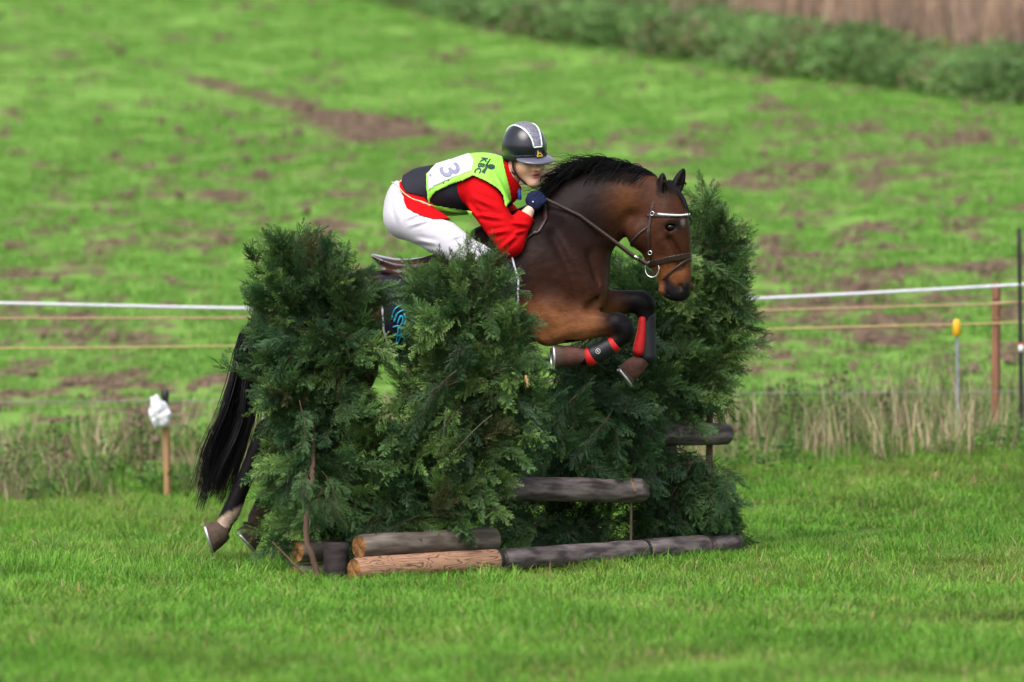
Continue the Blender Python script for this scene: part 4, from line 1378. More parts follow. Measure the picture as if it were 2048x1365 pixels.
# hind legs: trailing, the near one further back
for Y, dx, dy in ((-.13, 0, 0), (.13, 62, -8)):
    LEGS.chain(CH(Y, (622 + dx * .5, 690, .155, .105), (650 + dx, 745 + dy, .115, .085), (600 + dx, 810 + dy, .080, .062), (552 + dx, 850 + dy, .058, .050), (532 + dx, 868 + dy, .056, .044)), k=.06, n=5)
    LEGS.chain(CH(Y, (552 + dx, 838 + dy, .03, .03), (534 + dx, 862 + dy, .055, .044), (519 + dx, 892 + dy, .048, .042), (500 + dx, 935 + dy, .041, .039), (481 + dx, 980 + dy, .040, .037), (462 + dx, 1024 + dy, .046, .041), (452 + dx, 1042 + dy, .040, .037), (446 + dx, 1058 + dy, .038, .040)), k=.02, n=5)
    LEGS.blob(P(448 + dx, 1040 + dy, Y), (.026, .024, .024), k=.02)
GROOVE = Sdf()
for s in (-1, 1):
    def gr(k, r, *pts): GROOVE.chain([[*P(x_, y_, s * Y_), r, r] for x_, y_, Y_ in pts], k=k, sub=True)
    gr(.06, .004, (1182, 512, .165), (1188, 552, .160), (1190, 590, .150), (1180, 618, .19))        # breast
    gr(.07, .002, (1105, 470, .205), (1130, 520, .225), (1150, 565, .235), (1158, 598, .235))        # front edge of the shoulder blade
    gr(.06, .003, (1062, 600, .275), (1080, 640, .275), (1086, 672, .25))                           # behind the elbow
    gr(.045, .003, (1104, 618, .27), (1128, 628, .262), (1150, 618, .25))                            # triceps over the forearm
    gr(.06, .004, (1262, 432, .11), (1235, 462, .135), (1205, 500, .15))                             # jugular groove
    GROOVE.chain([[*(P(1352, 478, hy) + HS * s * .094),   .003, .003], [*(P(1366, 505, hy) + HS * s * .074), .003, .003], [*(P(1370, 535, hy) + HS * s * .06), .003, .003]], k=.05, side=HS, sub=True)
    GROOVE.chain([[*(P(1313, 480, hy) + HS * s * .108), .006, .006], [*(P(1316, 505, hy) + HS * s * .098), .006, .006], [*(P(1300, 522, hy) + HS * s * .085), .006, .006]], k=.03, side=HS, sub=True)
HORSE = BODY.copy(LEGS, HEAD, GROOVE)

M_COAT, nt, b, L = nmat('bay_horse_coat')
N = nt.nodes.new
at = N('ShaderNodeAttribute'); at.attribute_name = 'Col'
tc = N('ShaderNodeTexCoord')
nz = N('ShaderNodeTexNoise'); nz.inputs['Scale'].default_value = 14; nz.inputs['Detail'].default_value = 6; L(tc.outputs['Object'], nz.inputs['Vector'])
mr = N('ShaderNodeMapRange'); mr.inputs['To Min'].default_value = 0.65; mr.inputs['To Max'].default_value = 1.35; L(nz.outputs['Fac'], mr.inputs['Value'])
sc = N('ShaderNodeVectorMath'); sc.operation = 'SCALE'; L(at.outputs['Color'], sc.inputs[0]); L(mr.outputs[0], sc.inputs['Scale'])
mpf = N('ShaderNodeMapping'); mpf.inputs['Scale'].default_value = (35, 90, 110); L(tc.outputs['Object'], mpf.inputs['Vector'])
nf = N('ShaderNodeTexNoise'); nf.inputs['Scale'].default_value = 1; nf.inputs['Detail'].default_value = 4; L(mpf.outputs[0], nf.inputs['Vector'])
mf = N('ShaderNodeMapRange'); mf.inputs['From Min'].default_value = 0.3; mf.inputs['From Max'].default_value = 0.7; mf.inputs['To Min'].default_value = 0.8; mf.inputs['To Max'].default_value = 1.2; L(nf.outputs['Fac'], mf.inputs['Value'])
sf = N('ShaderNodeVectorMath'); sf.operation = 'SCALE'; L(sc.outputs[0], sf.inputs[0]); L(mf.outputs[0], sf.inputs['Scale'])
L(sf.outputs[0], b.inputs['Base Color'])
b.inputs['Roughness'].default_value = 0.46
b.inputs['Specular IOR Level'].default_value = 0.09
b.inputs['Sheen Weight'].default_value = 0.0
mp = N('ShaderNodeMapping'); mp.inputs['Scale'].default_value = (60, 200, 200); L(tc.outputs['Object'], mp.inputs['Vector'])
n2 = N('ShaderNodeTexNoise'); n2.inputs['Scale'].default_value = 2; n2.inputs['Detail'].default_value = 3; L(mp.outputs[0], n2.inputs['Vector'])
n3 = N('ShaderNodeTexNoise'); n3.inputs['Scale'].default_value = 9; n3.inputs['Detail'].default_value = 3; L(tc.outputs['Object'], n3.inputs['Vector'])
bp0 = N('ShaderNodeBump'); bp0.inputs['Strength'].default_value = 0.5; bp0.inputs['Distance'].default_value = 0.02; L(n3.outputs['Fac'], bp0.inputs['Height'])
bp = N('ShaderNodeBump'); bp.inputs['Strength'].default_value = 0.3; bp.inputs['Distance'].default_value = 0.002
L(n2.outputs['Fac'], bp.inputs['Height']); L(bp0.outputs[0], bp.inputs['Normal']); L(bp.outputs[0], b.inputs['Normal'])


def lerp(a, c, t): return a + (np.asarray(c) - a) * t[:, None]


def coat(v):
    px, py = to_px(v)
    n = fbm(v[:, 0] * 5 + 3 * v[:, 1], v[:, 2] * 5, 5) - 0.5
    c = np.tile(np.array([0.040, 0.0140, 0.0078]), (len(v), 1))
    up = np.maximum(sstep(640, 430, py + 60 * n) * sstep(1290, 1180, px), sstep(70, 0, 0.55 * (px - 1090) * 0 + (py - 372) + 40 * n) * sstep(1300, 1240, px))                  # darker topline
    up = np.maximum(up, sstep(1090, 1030, px + 40 * n) * sstep(620, 560, py))
    c = lerp(c, (0.010, 0.0050, 0.0045), up)
    c = lerp(c, (0.23, 0.090, 0.038), sstep(580, 660, py + 40 * n) * sstep(700, 1000, px))   # red brown breast and forearms
    c = lerp(c, (0.105, 0.038, 0.014), 0.8 * np.exp(-(((px - 1255) / 38) ** 2 + ((py - 395) / 55) ** 2)))  # throat patch
    hd = sstep(1262, 1300, px) * (py < 615) * sstep(.12, .05, v[:, 1])
    c = lerp(c, (0.058, 0.021, 0.0105), hd * 0.8)
    c = lerp(c, (0.185, 0.064, 0.022), hd * sstep(500, 550, py) * sstep(1420, 1330, px))      # tan muzzle
    c = lerp(c, (0.012, 0.008, 0.007), hd * np.exp(-(((px - 1352) / 26) ** 2 + ((py - 452) / 16) ** 2)) * 1.0)   # around the eye
    muz = np.maximum(sstep(566, 584, py + 14 * n - 0.55 * (px - 1360)), np.exp(-(((px - 1372) / 15) ** 2 + ((py - 576) / 15) ** 2)) * 1.2) * (px > 1300) * (py < 620) * (v[:, 1] < .1)
    c = lerp(c, (0.012, 0.010, 0.011), np.clip(muz * sstep(1318, 1340, px), 0, 1))
    lip = np.exp(-(((px - 1334) / 6) ** 2)) * sstep(548, 560, py) * hd * (py < 602)
    c = lerp(c, (0.014, 0.012, 0.013), np.clip(lip, 0, 1))
    c = lerp(c, (0.006, 0.005, 0.005), sstep(415, 380, py + 30 * n + 0.35 * np.abs(px - 1345)) * sstep(1308, 1318, px) * 0.97)            # ears and forelock ground
    star = np.exp(-(((px - 1366) / 4) ** 2 + ((py - 443) / 8) ** 2)) * (v[:, 1] < -.04)
    c = lerp(c, (0.30, 0.27, 0.25), np.clip(star * 1.2, 0, 1) * 0.4)
    far = v[:, 1] > 0.06
    k1 = sstep(1170, 1232, px + 40 * n) * (py > 615) * (~far) * (py < 760) * (px < 1300)
    k2 = sstep(1215, 1272, px + 40 * n) * (py > 560) * far * (py < 800)
    blk = np.maximum(k1, k2)
    blk = np.maximum(blk, (py > 680) * (px < 1260) * (px > 1130) * 1.0)
    blk = np.maximum(blk, sstep(770, 830, py + 60 * n) * (px < 720))
    c = lerp(c, (0.0055, 0.0045, 0.0055), np.clip(blk, 0, 1))
    sock = sstep(1012, 1024, py - 6 + 16 * n + 0.5 * (px - 460)) * (px < 520) * (~far)
    c = lerp(c, (0.36, 0.27, 0.21), sock * (1 - 0.85 * sstep(0.42, 0.58, fbm(v[:, 0] * 22, v[:, 2] * 22, 8))))
    sock2 = sstep(1005, 1020, py) * (px < 600) * far
    c = lerp(c, (0.075, 0.05, 0.035), sock2)
    return c


lo, hi = P(395, 1120, 0) - [.1, 0, .05], P(1405, 320, 0) + [.05, 0, .05]
lo[1], hi[1] = -.40, .40
VX = 0.009
D, ax = HORSE.grid(lo, hi, VX)
hroot = empty('horse', (0, 0, float(ground(0, 0))), 'bay horse with black legs and mane leaping over the brush jump', 'horse')
hob, HV, HQ = sdf_obj('body', M_COAT, D, ax, VX, hroot, coat)
HBVH = BVHTree.FromPolygons(HV.tolist(), HQ.tolist())
DH, AXH = D, ax


def onto(bvh, px, py, Y0=-1.5, off=0.0, fallback=None):
    """slide a photo position along its sight line onto a surface"""
    o = P(px, py, Y0); d = unit(ray(px, py))
    h = bvh.ray_cast(Vector(o), Vector(d))
    if h[0] is None: return None if fallback is None else P(px, py, fallback)
    return np.array(h[0]) + np.array(h[1]) * off * (1 if h[1].dot(Vector(d)) < 0 else -1)


# eyes
M_EYE = material('dark_glossy_eye', (0.004, 0.003, 0.003), 0.22, 0.05, 20, spec=0.4)
for s in (-1, 1):
    mb = MB(); c = P(1353, 455, hy) + HS * s * .089
    mb.add(*ball(c - HS * s * .003, (.030, .023, .021))); mb.build('eye', M_EYE, hroot)

# mane, forelock, tail: single strands
M_HAIR = material('black_horsehair', (0.005, 0.004, 0.005), 0.45, 0.3, 40, spec=0.2)


def strand(mb, pts, r0, r1=0.0005, n=9, sides=3):
    p = resample(np.asarray(pts, float), 3)
    mb.tube(p, np.linspace(r0, r1, len(p)) if True else r0, sides, cap=False)


rs = np.random.default_rng(5)
crest = resample(np.array([P(1310, 352, -.05), P(1262, 343, -.035), P(1205, 340, -.02), P(1150, 358, 0), P(1105, 395, 0), P(1075, 432, 0)]), 20)
mane = MB()
for i in range(1500):
    t = rs.random()
    j = t * (len(crest) - 1); j0 = min(len(crest) - 2, int(j)); p = crest[j0] + (crest[j0 + 1] - crest[j0]) * (j - j0)
    p = p + rs.normal(0, .008, 3) * [1, 1.4, .6]
    tan = unit(crest[j0 + 1] - crest[j0])
    ln = (0.085 + 0.085 * math.sin(PI * min(1, t * 1.05 + .05))) * (0.7 + 0.6 * rs.random())
    lift = 0.25 + 0.42 * math.sin(PI * min(1.0, t * 1.12)) + rs.normal(0, .12)
    lean = rs.choice([-1, 1], p=[.62, .38]) * (0.35 + 0.6 * rs.random())
    d = unit(tan * 0.9 + np.array([0, lean * .55, lift]))
    q1 = p + d * ln * .4
    q2 = p + d * ln * .72 + np.array([-.01, lean * .03, -.018 - .02 * rs.random()])
    q3 = p + d * ln + np.array([-.02, lean * .055, -.055 - .05 * rs.random()]) * (0.6 + 0.6 * rs.random())
    strand(mane, [p - np.array([0, 0, .012]), q1, q2, q3], 0.0032)
for i in range(420):                                     # hair lying flat along both sides of the crest
    t = rs.random()
    j = t * (len(crest) - 1); j0 = min(len(crest) - 2, int(j)); p = crest[j0]
    tan = unit(crest[j0 + 1] - crest[j0]); sd_ = rs.choice([-1, 1], p=[.7, .3])
    nrm = unit(np.cross(tan, [0, 1, 0])); nrm = nrm if nrm[2] > 0 else -nrm
    ln = .06 + .07 * rs.random()
    q = [p + nrm * .006, p + tan * ln * .5 - nrm * .012 + np.array([0, sd_ * .045, 0]), p + tan * ln - nrm * (.05 + .03 * rs.random()) + np.array([0, sd_ * .082, 0])]
    strand(mane, q, 0.0035)
for i in range(26):                                      # wisps thrown up over the withers
    t = 0.55 + 0.3 * rs.random()
    p = crest[int(t * (len(crest) - 1))]
    a = rs.normal(2.3, .5)
    d = np.array([math.cos(a), rs.normal(0, .4), math.sin(a)])
    strand(mane, [p, p + d * .08, p + d * .13 + [-.03, 0, -.01], p + d * .15 + [-.07, 0, -.03]], 0.0022)
mane.build('mane', M_HAIR, hroot)
fl = MB()
for i in range(110):
    s = rs.uniform(-.035, .04)
    p = P(1340, 366, hy) + HS * s + rs.normal(0, .006, 3)
    e = P(1348 + rs.normal(0, 8), 398 + rs.normal(0, 11), hy) + HS * s * 1.6
    hn = HBVH.find_nearest(Vector(e + HF * .12)); e = np.array(hn[0]) + np.array(hn[1]) * .006
    hn = HBVH.find_nearest(Vector((p + e) / 2 + HF * .1)); m_ = np.array(hn[0]) + np.array(hn[1]) * .010
    strand(fl, [p, m_, e], 0.003)
fl.build('forelock', M_HAIR, hroot)
tl = MB()
DOCK = P(520, 640, 0)
LOCKS = [(rs.normal(0, 1, 2), 0.6 + 0.5 * rs.random() ** .7, rs.normal(0, .012, (6, 3)).cumsum(0)) for _ in range(26)]
for i in range(1100):
    a, ln, wv = LOCKS[rs.integers(len(LOCKS))]
    a = a + rs.normal(0, .30, 2)
    w1 = np.array([a[0] * .021, a[1] * .02, 0])
    pth = np.array([P(532, 632, 0), P(500, 690, 0), P(487, 760, 0), P(468, 840, 0), P(440, 915, 0), P(421, 985, 0)])
    wid = np.array([.4, 1.1, 1.5, 1.9, 2.2, 2.1])
    k = min(6, max(3, int(round(3 + 3 * min(1, ln * (0.8 + .35 * rs.random()))))))
    q = pth[:k] + wid[:k, None] * w1 + wv[:k] + np.cumsum(rs.normal(0, .004, (k, 3)), 0)
    if k < 6: q[-1] += np.array([-.02, 0, -.05])
    strand(tl, q, 0.0042, 0.0005)
for i in range(34):                                      # flying hairs on the trailing edge
    k = rs.integers(2, 5)
    p = [P(490, 720, 0), P(475, 790, 0), P(458, 850, 0), P(440, 900, 0)][k - 1] + rs.normal(0, .03, 3)
    d = np.array([-.04 - .08 * rs.random(), rs.normal(0, .05), -.10 - .10 * rs.random()])
    strand(tl, [p, p + d * .5 + [0, 0, .02], p + d, p + d * 1.4 + [-.02, 0, -.04]], 0.0016, 0.0003)
tl.build('tail', M_HAIR, hroot)
mb = MB()
p = resample(np.array([P(548, 625, 0), P(520, 645, 0), P(504, 690, 0), P(490, 750, 0), P(474, 820, 0)]), 6)
mb.tube(p, np.linspace(.045, .028, len(p)), 10); mb.build('tail_dock', M_HAIR, hroot)

# hooves with shoes
M_HOOF = material('muddy_hoof', (0.075, 0.048, 0.034), 0.8, 0.45, 35, 0.8, 60)
M_SHOE = material('worn_steel_shoe', (0.55, 0.55, 0.56), 0.35, 0.15, 40, metal=0.8)
M_MUD = material('mud_clod', (0.06, 0.040, 0.026), 0.95, 0.4, 50, 1.0, 90)


def hoof(cor, sole, r0, r1, up, name='hoof'):
    """truncated cone from the coronet to the sole; up: towards the hoof's toe side"""
    a, c = np.asarray(cor), np.asarray(sole)
    T = unit(c - a); U = unit(np.asarray(up) - (np.asarray(up) @ T) * T); S = np.cross(T, U)
    V, F = [], []
    prof = [(-.15, .75), (0, .95), (.08, 1.0), (.5, 1.03), (.95, 1.0), (1.0, .96)]
    m = 24
    for t, k in prof:
        rr = (r0 + (r1 - r0) * max(0, t)) * k
        for i in range(m):
            an = 2 * PI * i / m
            toe = 0.022 * max(0, t) * (1 + math.cos(an)) * .5
            V.append(a + (c - a) * t + U * (rr * 1.08 * math.cos(an) + toe) + S * rr * .95 * math.sin(an))
    for g in range(len(prof) - 1):
        F += [(g * m + i, g * m + (i + 1) % m, (g + 1) * m + (i + 1) % m, (g + 1) * m + i) for i in range(m)]
    F += [tuple(range(m))[::-1], tuple((len(prof) - 1) * m + i for i in range(m))]
    o = MB().add(V, F).build(name, M_HOOF, hroot)
    mb = MB()
    ring = []
    for i in range(27):
        an = -2.5 + 5.0 * i / 26
        rr = r1 * .88
        ring.append(c + T * .004 + U * (rr * 1.08 * math.cos(an) + .022 * (1 + math.cos(an)) * .5) + S * rr * .95 * math.sin(an))
    mb.tube(ring, .0085, 8)
    s = mb.build('horseshoe', M_SHOE, o)
    return o


hoof(P(450, 1062, -.13), P(417, 1072, -.135), .048, .063, [.15, -.1, -1])
hoof(P(514, 1056, .13), P(489, 1078, .125), .042, .056, [.25, -.1, -1])
hoof(P(1140, 711, -.165), P(1107, 710, -.180), .038, .049, [-.15, -.25, -1])
hoof(P(1264, 737, .155), P(1247, 750, .15), .036, .048, [.3, 0, -1])
mb = MB()
for i in range(14):
    p = P(492 + rs.normal(0, 9), 1058 + rs.normal(0, 5), .10) + rs.normal(0, .008, 3)
    mb.add(*ball(p, (.012 * (0.5 + rs.random()), .012, .010), 5, 7))
mudo = mb.build('mud', M_MUD, hroot)
tag(mudo, kind='stuff')

# ------------------------------------------------------------ tack that follows the horse's shape
def shell(name, mat, sdf, lo, hi, vox, off, region, parent=None, inner=0.004, colour=None, wob=None):
    """a sheet lying off metres outside a distance field, kept where region(X, Y, Z) is negative"""
    D, ax = sdf.grid(lo, hi, vox)
    X, Y, Z = XYZ(ax)
    if wob is not None: D = D + wob(X, Y, Z)
    E = np.maximum(np.maximum(D - off, inner - off - D + (off - inner) * 0 - 0.0), region(X, Y, Z))
    E = np.maximum(np.maximum(D - off, -(D + 0.006)), region(X, Y, Z))
    return sdf_obj(name, mat, E.astype(np.float32), ax, vox, parent, colour)


M_LEATH = material('brown_bridle_leather', (0.036, 0.018, 0.015), 0.38, 0.25, 60, 0.3, 200, spec=0.4)
M_STEEL = material('polished_steel', (0.75, 0.75, 0.76), 0.15, 0.05, 40, metal=1.0)
M_BEAD = material('white_beads', (0.78, 0.76, 0.78), 0.2, 0.2, 300)
M_NAVY = material('dark_navy_cloth', (0.017, 0.015, 0.025), 0.9, 0.25, 50, 0.4, 400, spec=0.1)
M_SADL = material('brown_saddle_leather', (0.060, 0.030, 0.026), 0.2, 0.2, 20, 0.08, 150, spec=0.9, coat=0.8)
M_PIPE = material('pale_piping', (0.55, 0.54, 0.62), 0.6, 0.1, 60)
M_TURQ = material('turquoise_embroidery', (0.02, 0.33, 0.50), 0.5, 0.2, 80)
M_REDB = material('red_boot_lining', (0.50, 0.008, 0.010), 0.65, 0.15, 40, 0.3, 200)
M_BOOTB = material('black_boot_shell', (0.008, 0.008, 0.013), 0.55, 0.2, 40)
M_BELL = material('muddy_red_bell_boot', (0.10, 0.038, 0.030), 0.8, 0.5, 22, 0.7, 50)

hlo = P(1235, 620, -.30); hlo[1] = -.32
hhi = P(1412, 345, .2); hhi[1] = .2
bri = empty('bridle', P(1325, 470, hy), "brown leather bridle with beaded browband and reins on the horse's head", 'bridle')


def strap_plane(A, B, width):
    """slab through two near-side photo positions, running straight across the head"""
    a = onto(HBVH, *A, fallback=hy - .08); b_ = onto(HBVH, *B, fallback=hy - .08)
    n = unit(np.cross(b_ - a, HS))
    return a, b_, n, width / 2


def strap(name, A, B, width, extra=None, off=.006, mat=M_LEATH):
    a, b_, n, hw = strap_plane(A, B, width)

    def reg(X, Y, Z):
        d = np.abs((X - a[0]) * n[0] + (Y - a[1]) * n[1] + (Z - a[2]) * n[2]) - hw
        return d if extra is None else np.maximum(d, extra(X, Y, Z))
    l2 = np.minimum(a, b_) - .2; h2 = np.maximum(a, b_) + .2
    return shell(name, mat, HEAD, np.maximum(hlo, l2), np.minimum(hhi, h2), .004, off, reg, bri)[0]


def zlim(py0, py1):
    z0, z1 = P(0, py1, hy)[2], P(0, py0, hy)[2]
    return lambda X, Y, Z: np.maximum(z0 - Z, Z - z1)


def flim(px, sign):
    a = P(px, 440, hy)
    return lambda X, Y, Z: sign * ((X - a[0]) * HF[0] + (Y - a[1]) * HF[1])


strap('noseband', (1327, 522), (1384, 510), .030)
strap('flash_strap', (1380, 520), (1334, 552), .013, zlim(505, 560))
strap('cheek_strap', (1306, 395), (1300, 520), .017, zlim(372, 533))
bb = strap('browband', (1308, 430), (1375, 431), .022, flim(1303, -1))
bd = MB()
for i in range(20):
    x_ = 1318 + (1382 - 1318) * i / 19
    p = onto(HBVH, x_, 429 + 3 * math.sin(i / 19 * PI), off=.008)
    if p is not None: bd.add(*ball(p, (.0055, .0055, .0055), 5, 6))
bead = bd.build('bead_row', M_BEAD, bri)
strap('throat_lash', (1304, 446), (1272, 474), .011, flim(1312, 1))
mb = MB()
c = onto(HBVH, 1308, 536, off=.014, fallback=hy - .08)
ring = [c + HF * .041 * math.cos(t) * .9 + np.array([0, 0, .041 * math.sin(t)]) + np.array([0, -.004, 0]) for t in np.linspace(0, 2 * PI, 33)]
mb.tube(ring, .0042, 7, cap=False); mb.build('bit_ring', M_STEEL, bri)
mb = MB()
for (x_, y_) in ((1306, 428), (1302, 505)):
    p = onto(HBVH, x_, y_, off=.010, fallback=hy - .09)
    q = [p + HF * .010 * math.cos(t) + np.array([0, 0, .010 * math.sin(t)]) for t in np.linspace(0, 2 * PI, 13)]
    mb2 = MB(); mb2.tube(q, .0025, 5, cap=False); mb2.build('buckle', M_STEEL, bri)


def ribbon(mb, pts, wid, th=.004, wdir=(0, 0, 1), n=8):
    p = resample(np.asarray(pts, float), n)
    t = np.gradient(p, axis=0); t /= np.linalg.norm(t, axis=1)[:, None]
    V, F = [], []
    for i in range(len(p)):
        s = np.asarray(wdir, float) - (np.asarray(wdir) @ t[i]) * t[i]; s = unit(s)
        u = np.cross(t[i], s)
        for a_, b_ in ((-1, -1), (1, -1), (1, 1), (-1, 1)):
            V.append(p[i] + s * a_ * wid / 2 + u * b_ * th / 2)
    for i in range(len(p) - 1):
        for k in range(4):
            F.append((i * 4 + k, i * 4 + (k + 1) % 4, (i + 1) * 4 + (k + 1) % 4, (i + 1) * 4 + k))
    F += [(3, 2, 1, 0), tuple(4 * (len(p) - 1) + k for k in range(4))]
    return mb.add(V, F)


def surf_path(pts, off=.008, fb=-.1, ymax=None):
    out = []
    for i in range(len(pts) - 1):
        for t in np.arange(8) / 8:
            x_ = pts[i][0] + (pts[i + 1][0] - pts[i][0]) * t; y_ = pts[i][1] + (pts[i + 1][1] - pts[i][1]) * t
            out.append((x_, y_))
    out.append(pts[-1])
    res = []
    n = len(out)
    for k, (x_, y_) in enumerate(out):
        f = fb if not callable(fb) else fb(k / (n - 1))
        p = onto(HBVH, x_, y_, off=off)
        if p is None or p[1] > f: p = P(x_, y_, f)
        res.append(p)
    return np.array(res)


for s in (-1, 1):
    mb = MB()
    path = surf_path([(1297, 530), (1262, 508), (1225, 480), (1160, 432), (1090, 398)], .012, lambda t: -.165 + .035 * t)
    if s > 0: path = path * [1, -1, 1] + [.03 * 0, -.04, 0]
    ribbon(mb, path, .017, .004, n=2); mb.build('rein', M_LEATH, bri)
mb = MB(); p = P(1273, 515, -.17)
mb.tube([p + [-.012, 0, .006], p + [.012, 0, -.007]], .009, 8); mb.build('rein_buckle', M_STEEL, bri)

# breast strap over the shoulder
mb = MB()
ribbon(mb, surf_path([(1089, 402), (1091, 440), (1078, 462), (1052, 480), (1030, 505)], .006, .3), .020, .005, wdir=(1, 0, 0.6), n=2)
tag(mb.build('breast_strap', M_LEATH), "brown leather strap over the horse's shoulder below the rider's hand", 'strap')

# saddle cloth
PADPX = [(752, 548), (800, 558), (870, 545), (950, 500), (1010, 478), (1024, 510), (1038, 560), (1037, 600), (1022, 645), (985, 690), (930, 715), (850, 716), (800, 712), (776, 695), (766, 660), (762, 600)]
pad = px_poly(PADPX, -.28)
sad = empty('saddle_cloth', P(900, 600, -.3), 'dark navy saddle cloth with pale piping and turquoise embroidery', 'saddle cloth')
blo = P(730, 740, -.4); bhi = P(1065, 450, .4); blo[1], bhi[1] = -.40, .40
po, PV, PQ = shell('cloth', M_NAVY, BODY, blo, bhi, .008, .016, lambda X, Y, Z: poly_sd(X[:, :, 0], Z[:, 0, :] if False else Z[0, 0, :][None, :] + 0 * X[:, 0, :], pad)[:, None, :].astype(np.float32), sad)
PBVH = BVHTree.FromPolygons(PV.tolist(), PQ.tolist())
mb = MB()
loop = PADPX[5:]
pp = []
for i in range(len(loop) - 1):
    for t in np.arange(6) / 6:
        a, c = np.array(loop[i]), np.array(loop[i + 1]); q = a + (c - a) * t
        ce = np.array([900, 610]); q = q + (ce - q) * 0.012
        h = onto(PBVH, *q, off=.003)
        if h is not None: pp.append(h)
mb.tube(np.array(pp), .0055, 6); mb.build('piping', M_PIPE, sad)
STROKES = [[(783, 640), (788, 622), (800, 612), (812, 612)], [(788, 645), (795, 628), (808, 620)], [(795, 648), (802, 632), (806, 640), (800, 655)], [(808, 628), (812, 642), (806, 650)],
           [(786, 655), (798, 652), (803, 662), (798, 672), (790, 668)], [(797, 655), (795, 672), (792, 688)], [(803, 668), (798, 682), (792, 694)], [(814, 652), (812, 668), (808, 682)], [(820, 650), (816, 668), (812, 684)],
           [(835, 612), (840, 618), (842, 612)], [(822, 630), (828, 640), (822, 648)], [(812, 690), (820, 685), (826, 690)]]
for st in STROKES:
    q = resample(np.array(st, float), 4)
    h = [onto(PBVH, *x_, off=.002) for x_ in q]
    h = [x_ for x_ in h if x_ is not None]
    if len(h) > 2:
        mb = MB(); mb.tube(np.array(h), .0045, 5); mb.build('embroidery', M_TURQ, sad)

# saddle
SD = Sdf()
SD.chain(CH(0, (748, 514, .016, .15), (765, 522, .026, .155), (800, 531, .034, .15), (850, 528, .036, .13), (910, 510, .036, .11), (965, 488, .038, .10), (1000, 470, .034, .08)), k=.03, n=5)
SD.chain(CH(0, (768, 542, .03, .14), (840, 552, .05, .16), (930, 528, .06, .16), (990, 498, .05, .14)), k=.04, n=4)
for s in (-1, 1):
    SD.chain(CH(s * .17, (900, 545, .10, .03), (920, 590, .13, .022, s * .09), (935, 640, .13, .018, s * .115), (940, 675, .09, .012, s * .12)), k=.04, n=4)
slo = P(735, 730, 0); shi = P(1030, 450, 0); slo[1], shi[1] = -.40, .40
D, ax = SD.grid(slo, shi, .007)
so, SV, SQ = sdf_obj('saddle', M_SADL, D, ax, .007)
tag(so, 'brown leather jumping saddle with raised cantle under the rider', 'saddle')

# leg boots
def leg_shell(name, mat, pts, off, Y, label=None, cat=None, parent=None, taper=None):
    S = Sdf(); S.chain(CH(Y, *pts), k=.01, n=5)
    p = np.array([r[:3] for r in CH(Y, *pts)])
    D, ax = S.grid(p.min(0) - .12, p.max(0) + .12, .005)
    o, _, _ = sdf_obj(name, mat, D - off, ax, .005, parent)
    if label: tag(o, label, cat)
    return o


tb = empty('leg_boot', P(1200, 705, -.165), 'red and black brushing boot on the near folded foreleg', 'horse boot', "boots on the horse's front legs")
leg_shell('lining', M_REDB, [(1226, 690, .038, .038), (1200, 703, .036, .036), (1180, 714, .043, .040)], .004, -.165, parent=tb)
leg_shell('shell', M_BOOTB, [(1217, 695, .042, .040), (1200, 704, .041, .040), (1188, 709, .042, .042)], .004, -.165, parent=tb)
mb = MB(); c = P(1196, 703, -.165 - .049)
mb.tube([c + .011 * np.array([math.cos(t), 0, math.sin(t) * 1.1]) for t in np.linspace(0, 2 * PI, 15)], .0016, 4, cap=False)
mb.tube([c + [-.005, 0, .004], c + [0, -.001, 0], c + [.004, 0, -.005]], .0022, 4); mb.build('emblem', M_WHT, tb)
tb = empty('leg_boot', P(1290, 670, .155), 'red and black brushing boot on the far foreleg hanging straight down', 'horse boot', "boots on the horse's front legs")
leg_shell('shell', M_BOOTB, [(1294, 634, .042, .036), (1295, 670, .038, .036), (1295, 712, .044, .040)], .003, .155, parent=tb)
leg_shell('lining', M_REDB, [(1285, 640, .012, .026), (1283, 665, .016, .028), (1279, 690, .022, .030), (1277, 702, .022, .030)], .008, .135, parent=tb)
for pts, Y, lab in (([(1166, 713, .034, .036), (1150, 713, .046, .044), (1132, 713, .051, .049)], -.165, 'muddy red bell boot over the near front hoof'),
                    ([(1284, 722, .036, .036), (1270, 733, .048, .044), (1259, 743, .050, .046)], .155, 'muddy brown bell boot over the far front hoof')):
    leg_shell('bell_boot', M_BELL, pts, .002, Y, lab, 'bell boot')
# ------------------------------------------------------------ rider
rroot = empty('person', P(880, 520, 0), 'rider in red jacket, lime bib and white breeches crouched over the horse\'s neck', 'rider')
FYAW = math.radians(34)
RF = unit([math.sin(FYAW), -math.cos(FYAW), -.10])              # where the face looks
RS = unit(np.cross(RF, [0, 0, 1]))                              # to one side ...
if RS[0] > 0: RS = -RS                                          # ... the side nearer the viewer's left
RU = np.cross(RS, RF)
if RU[2] < 0: RU = -RU
# slight tilt of the head
ti = math.radians(-6)
RS, RU = RS * math.cos(ti) + RU * math.sin(ti), RU * math.cos(ti) - RS * math.sin(ti)
RR = [RF, RS, RU]
HC = P(1050, 312, -.06)


def hp(f, s, u): return HC + RF * f + RS * s + RU * u


def hc(*rows): return [[*hp(*r[:3]), r[3], r[4]] for r in rows]


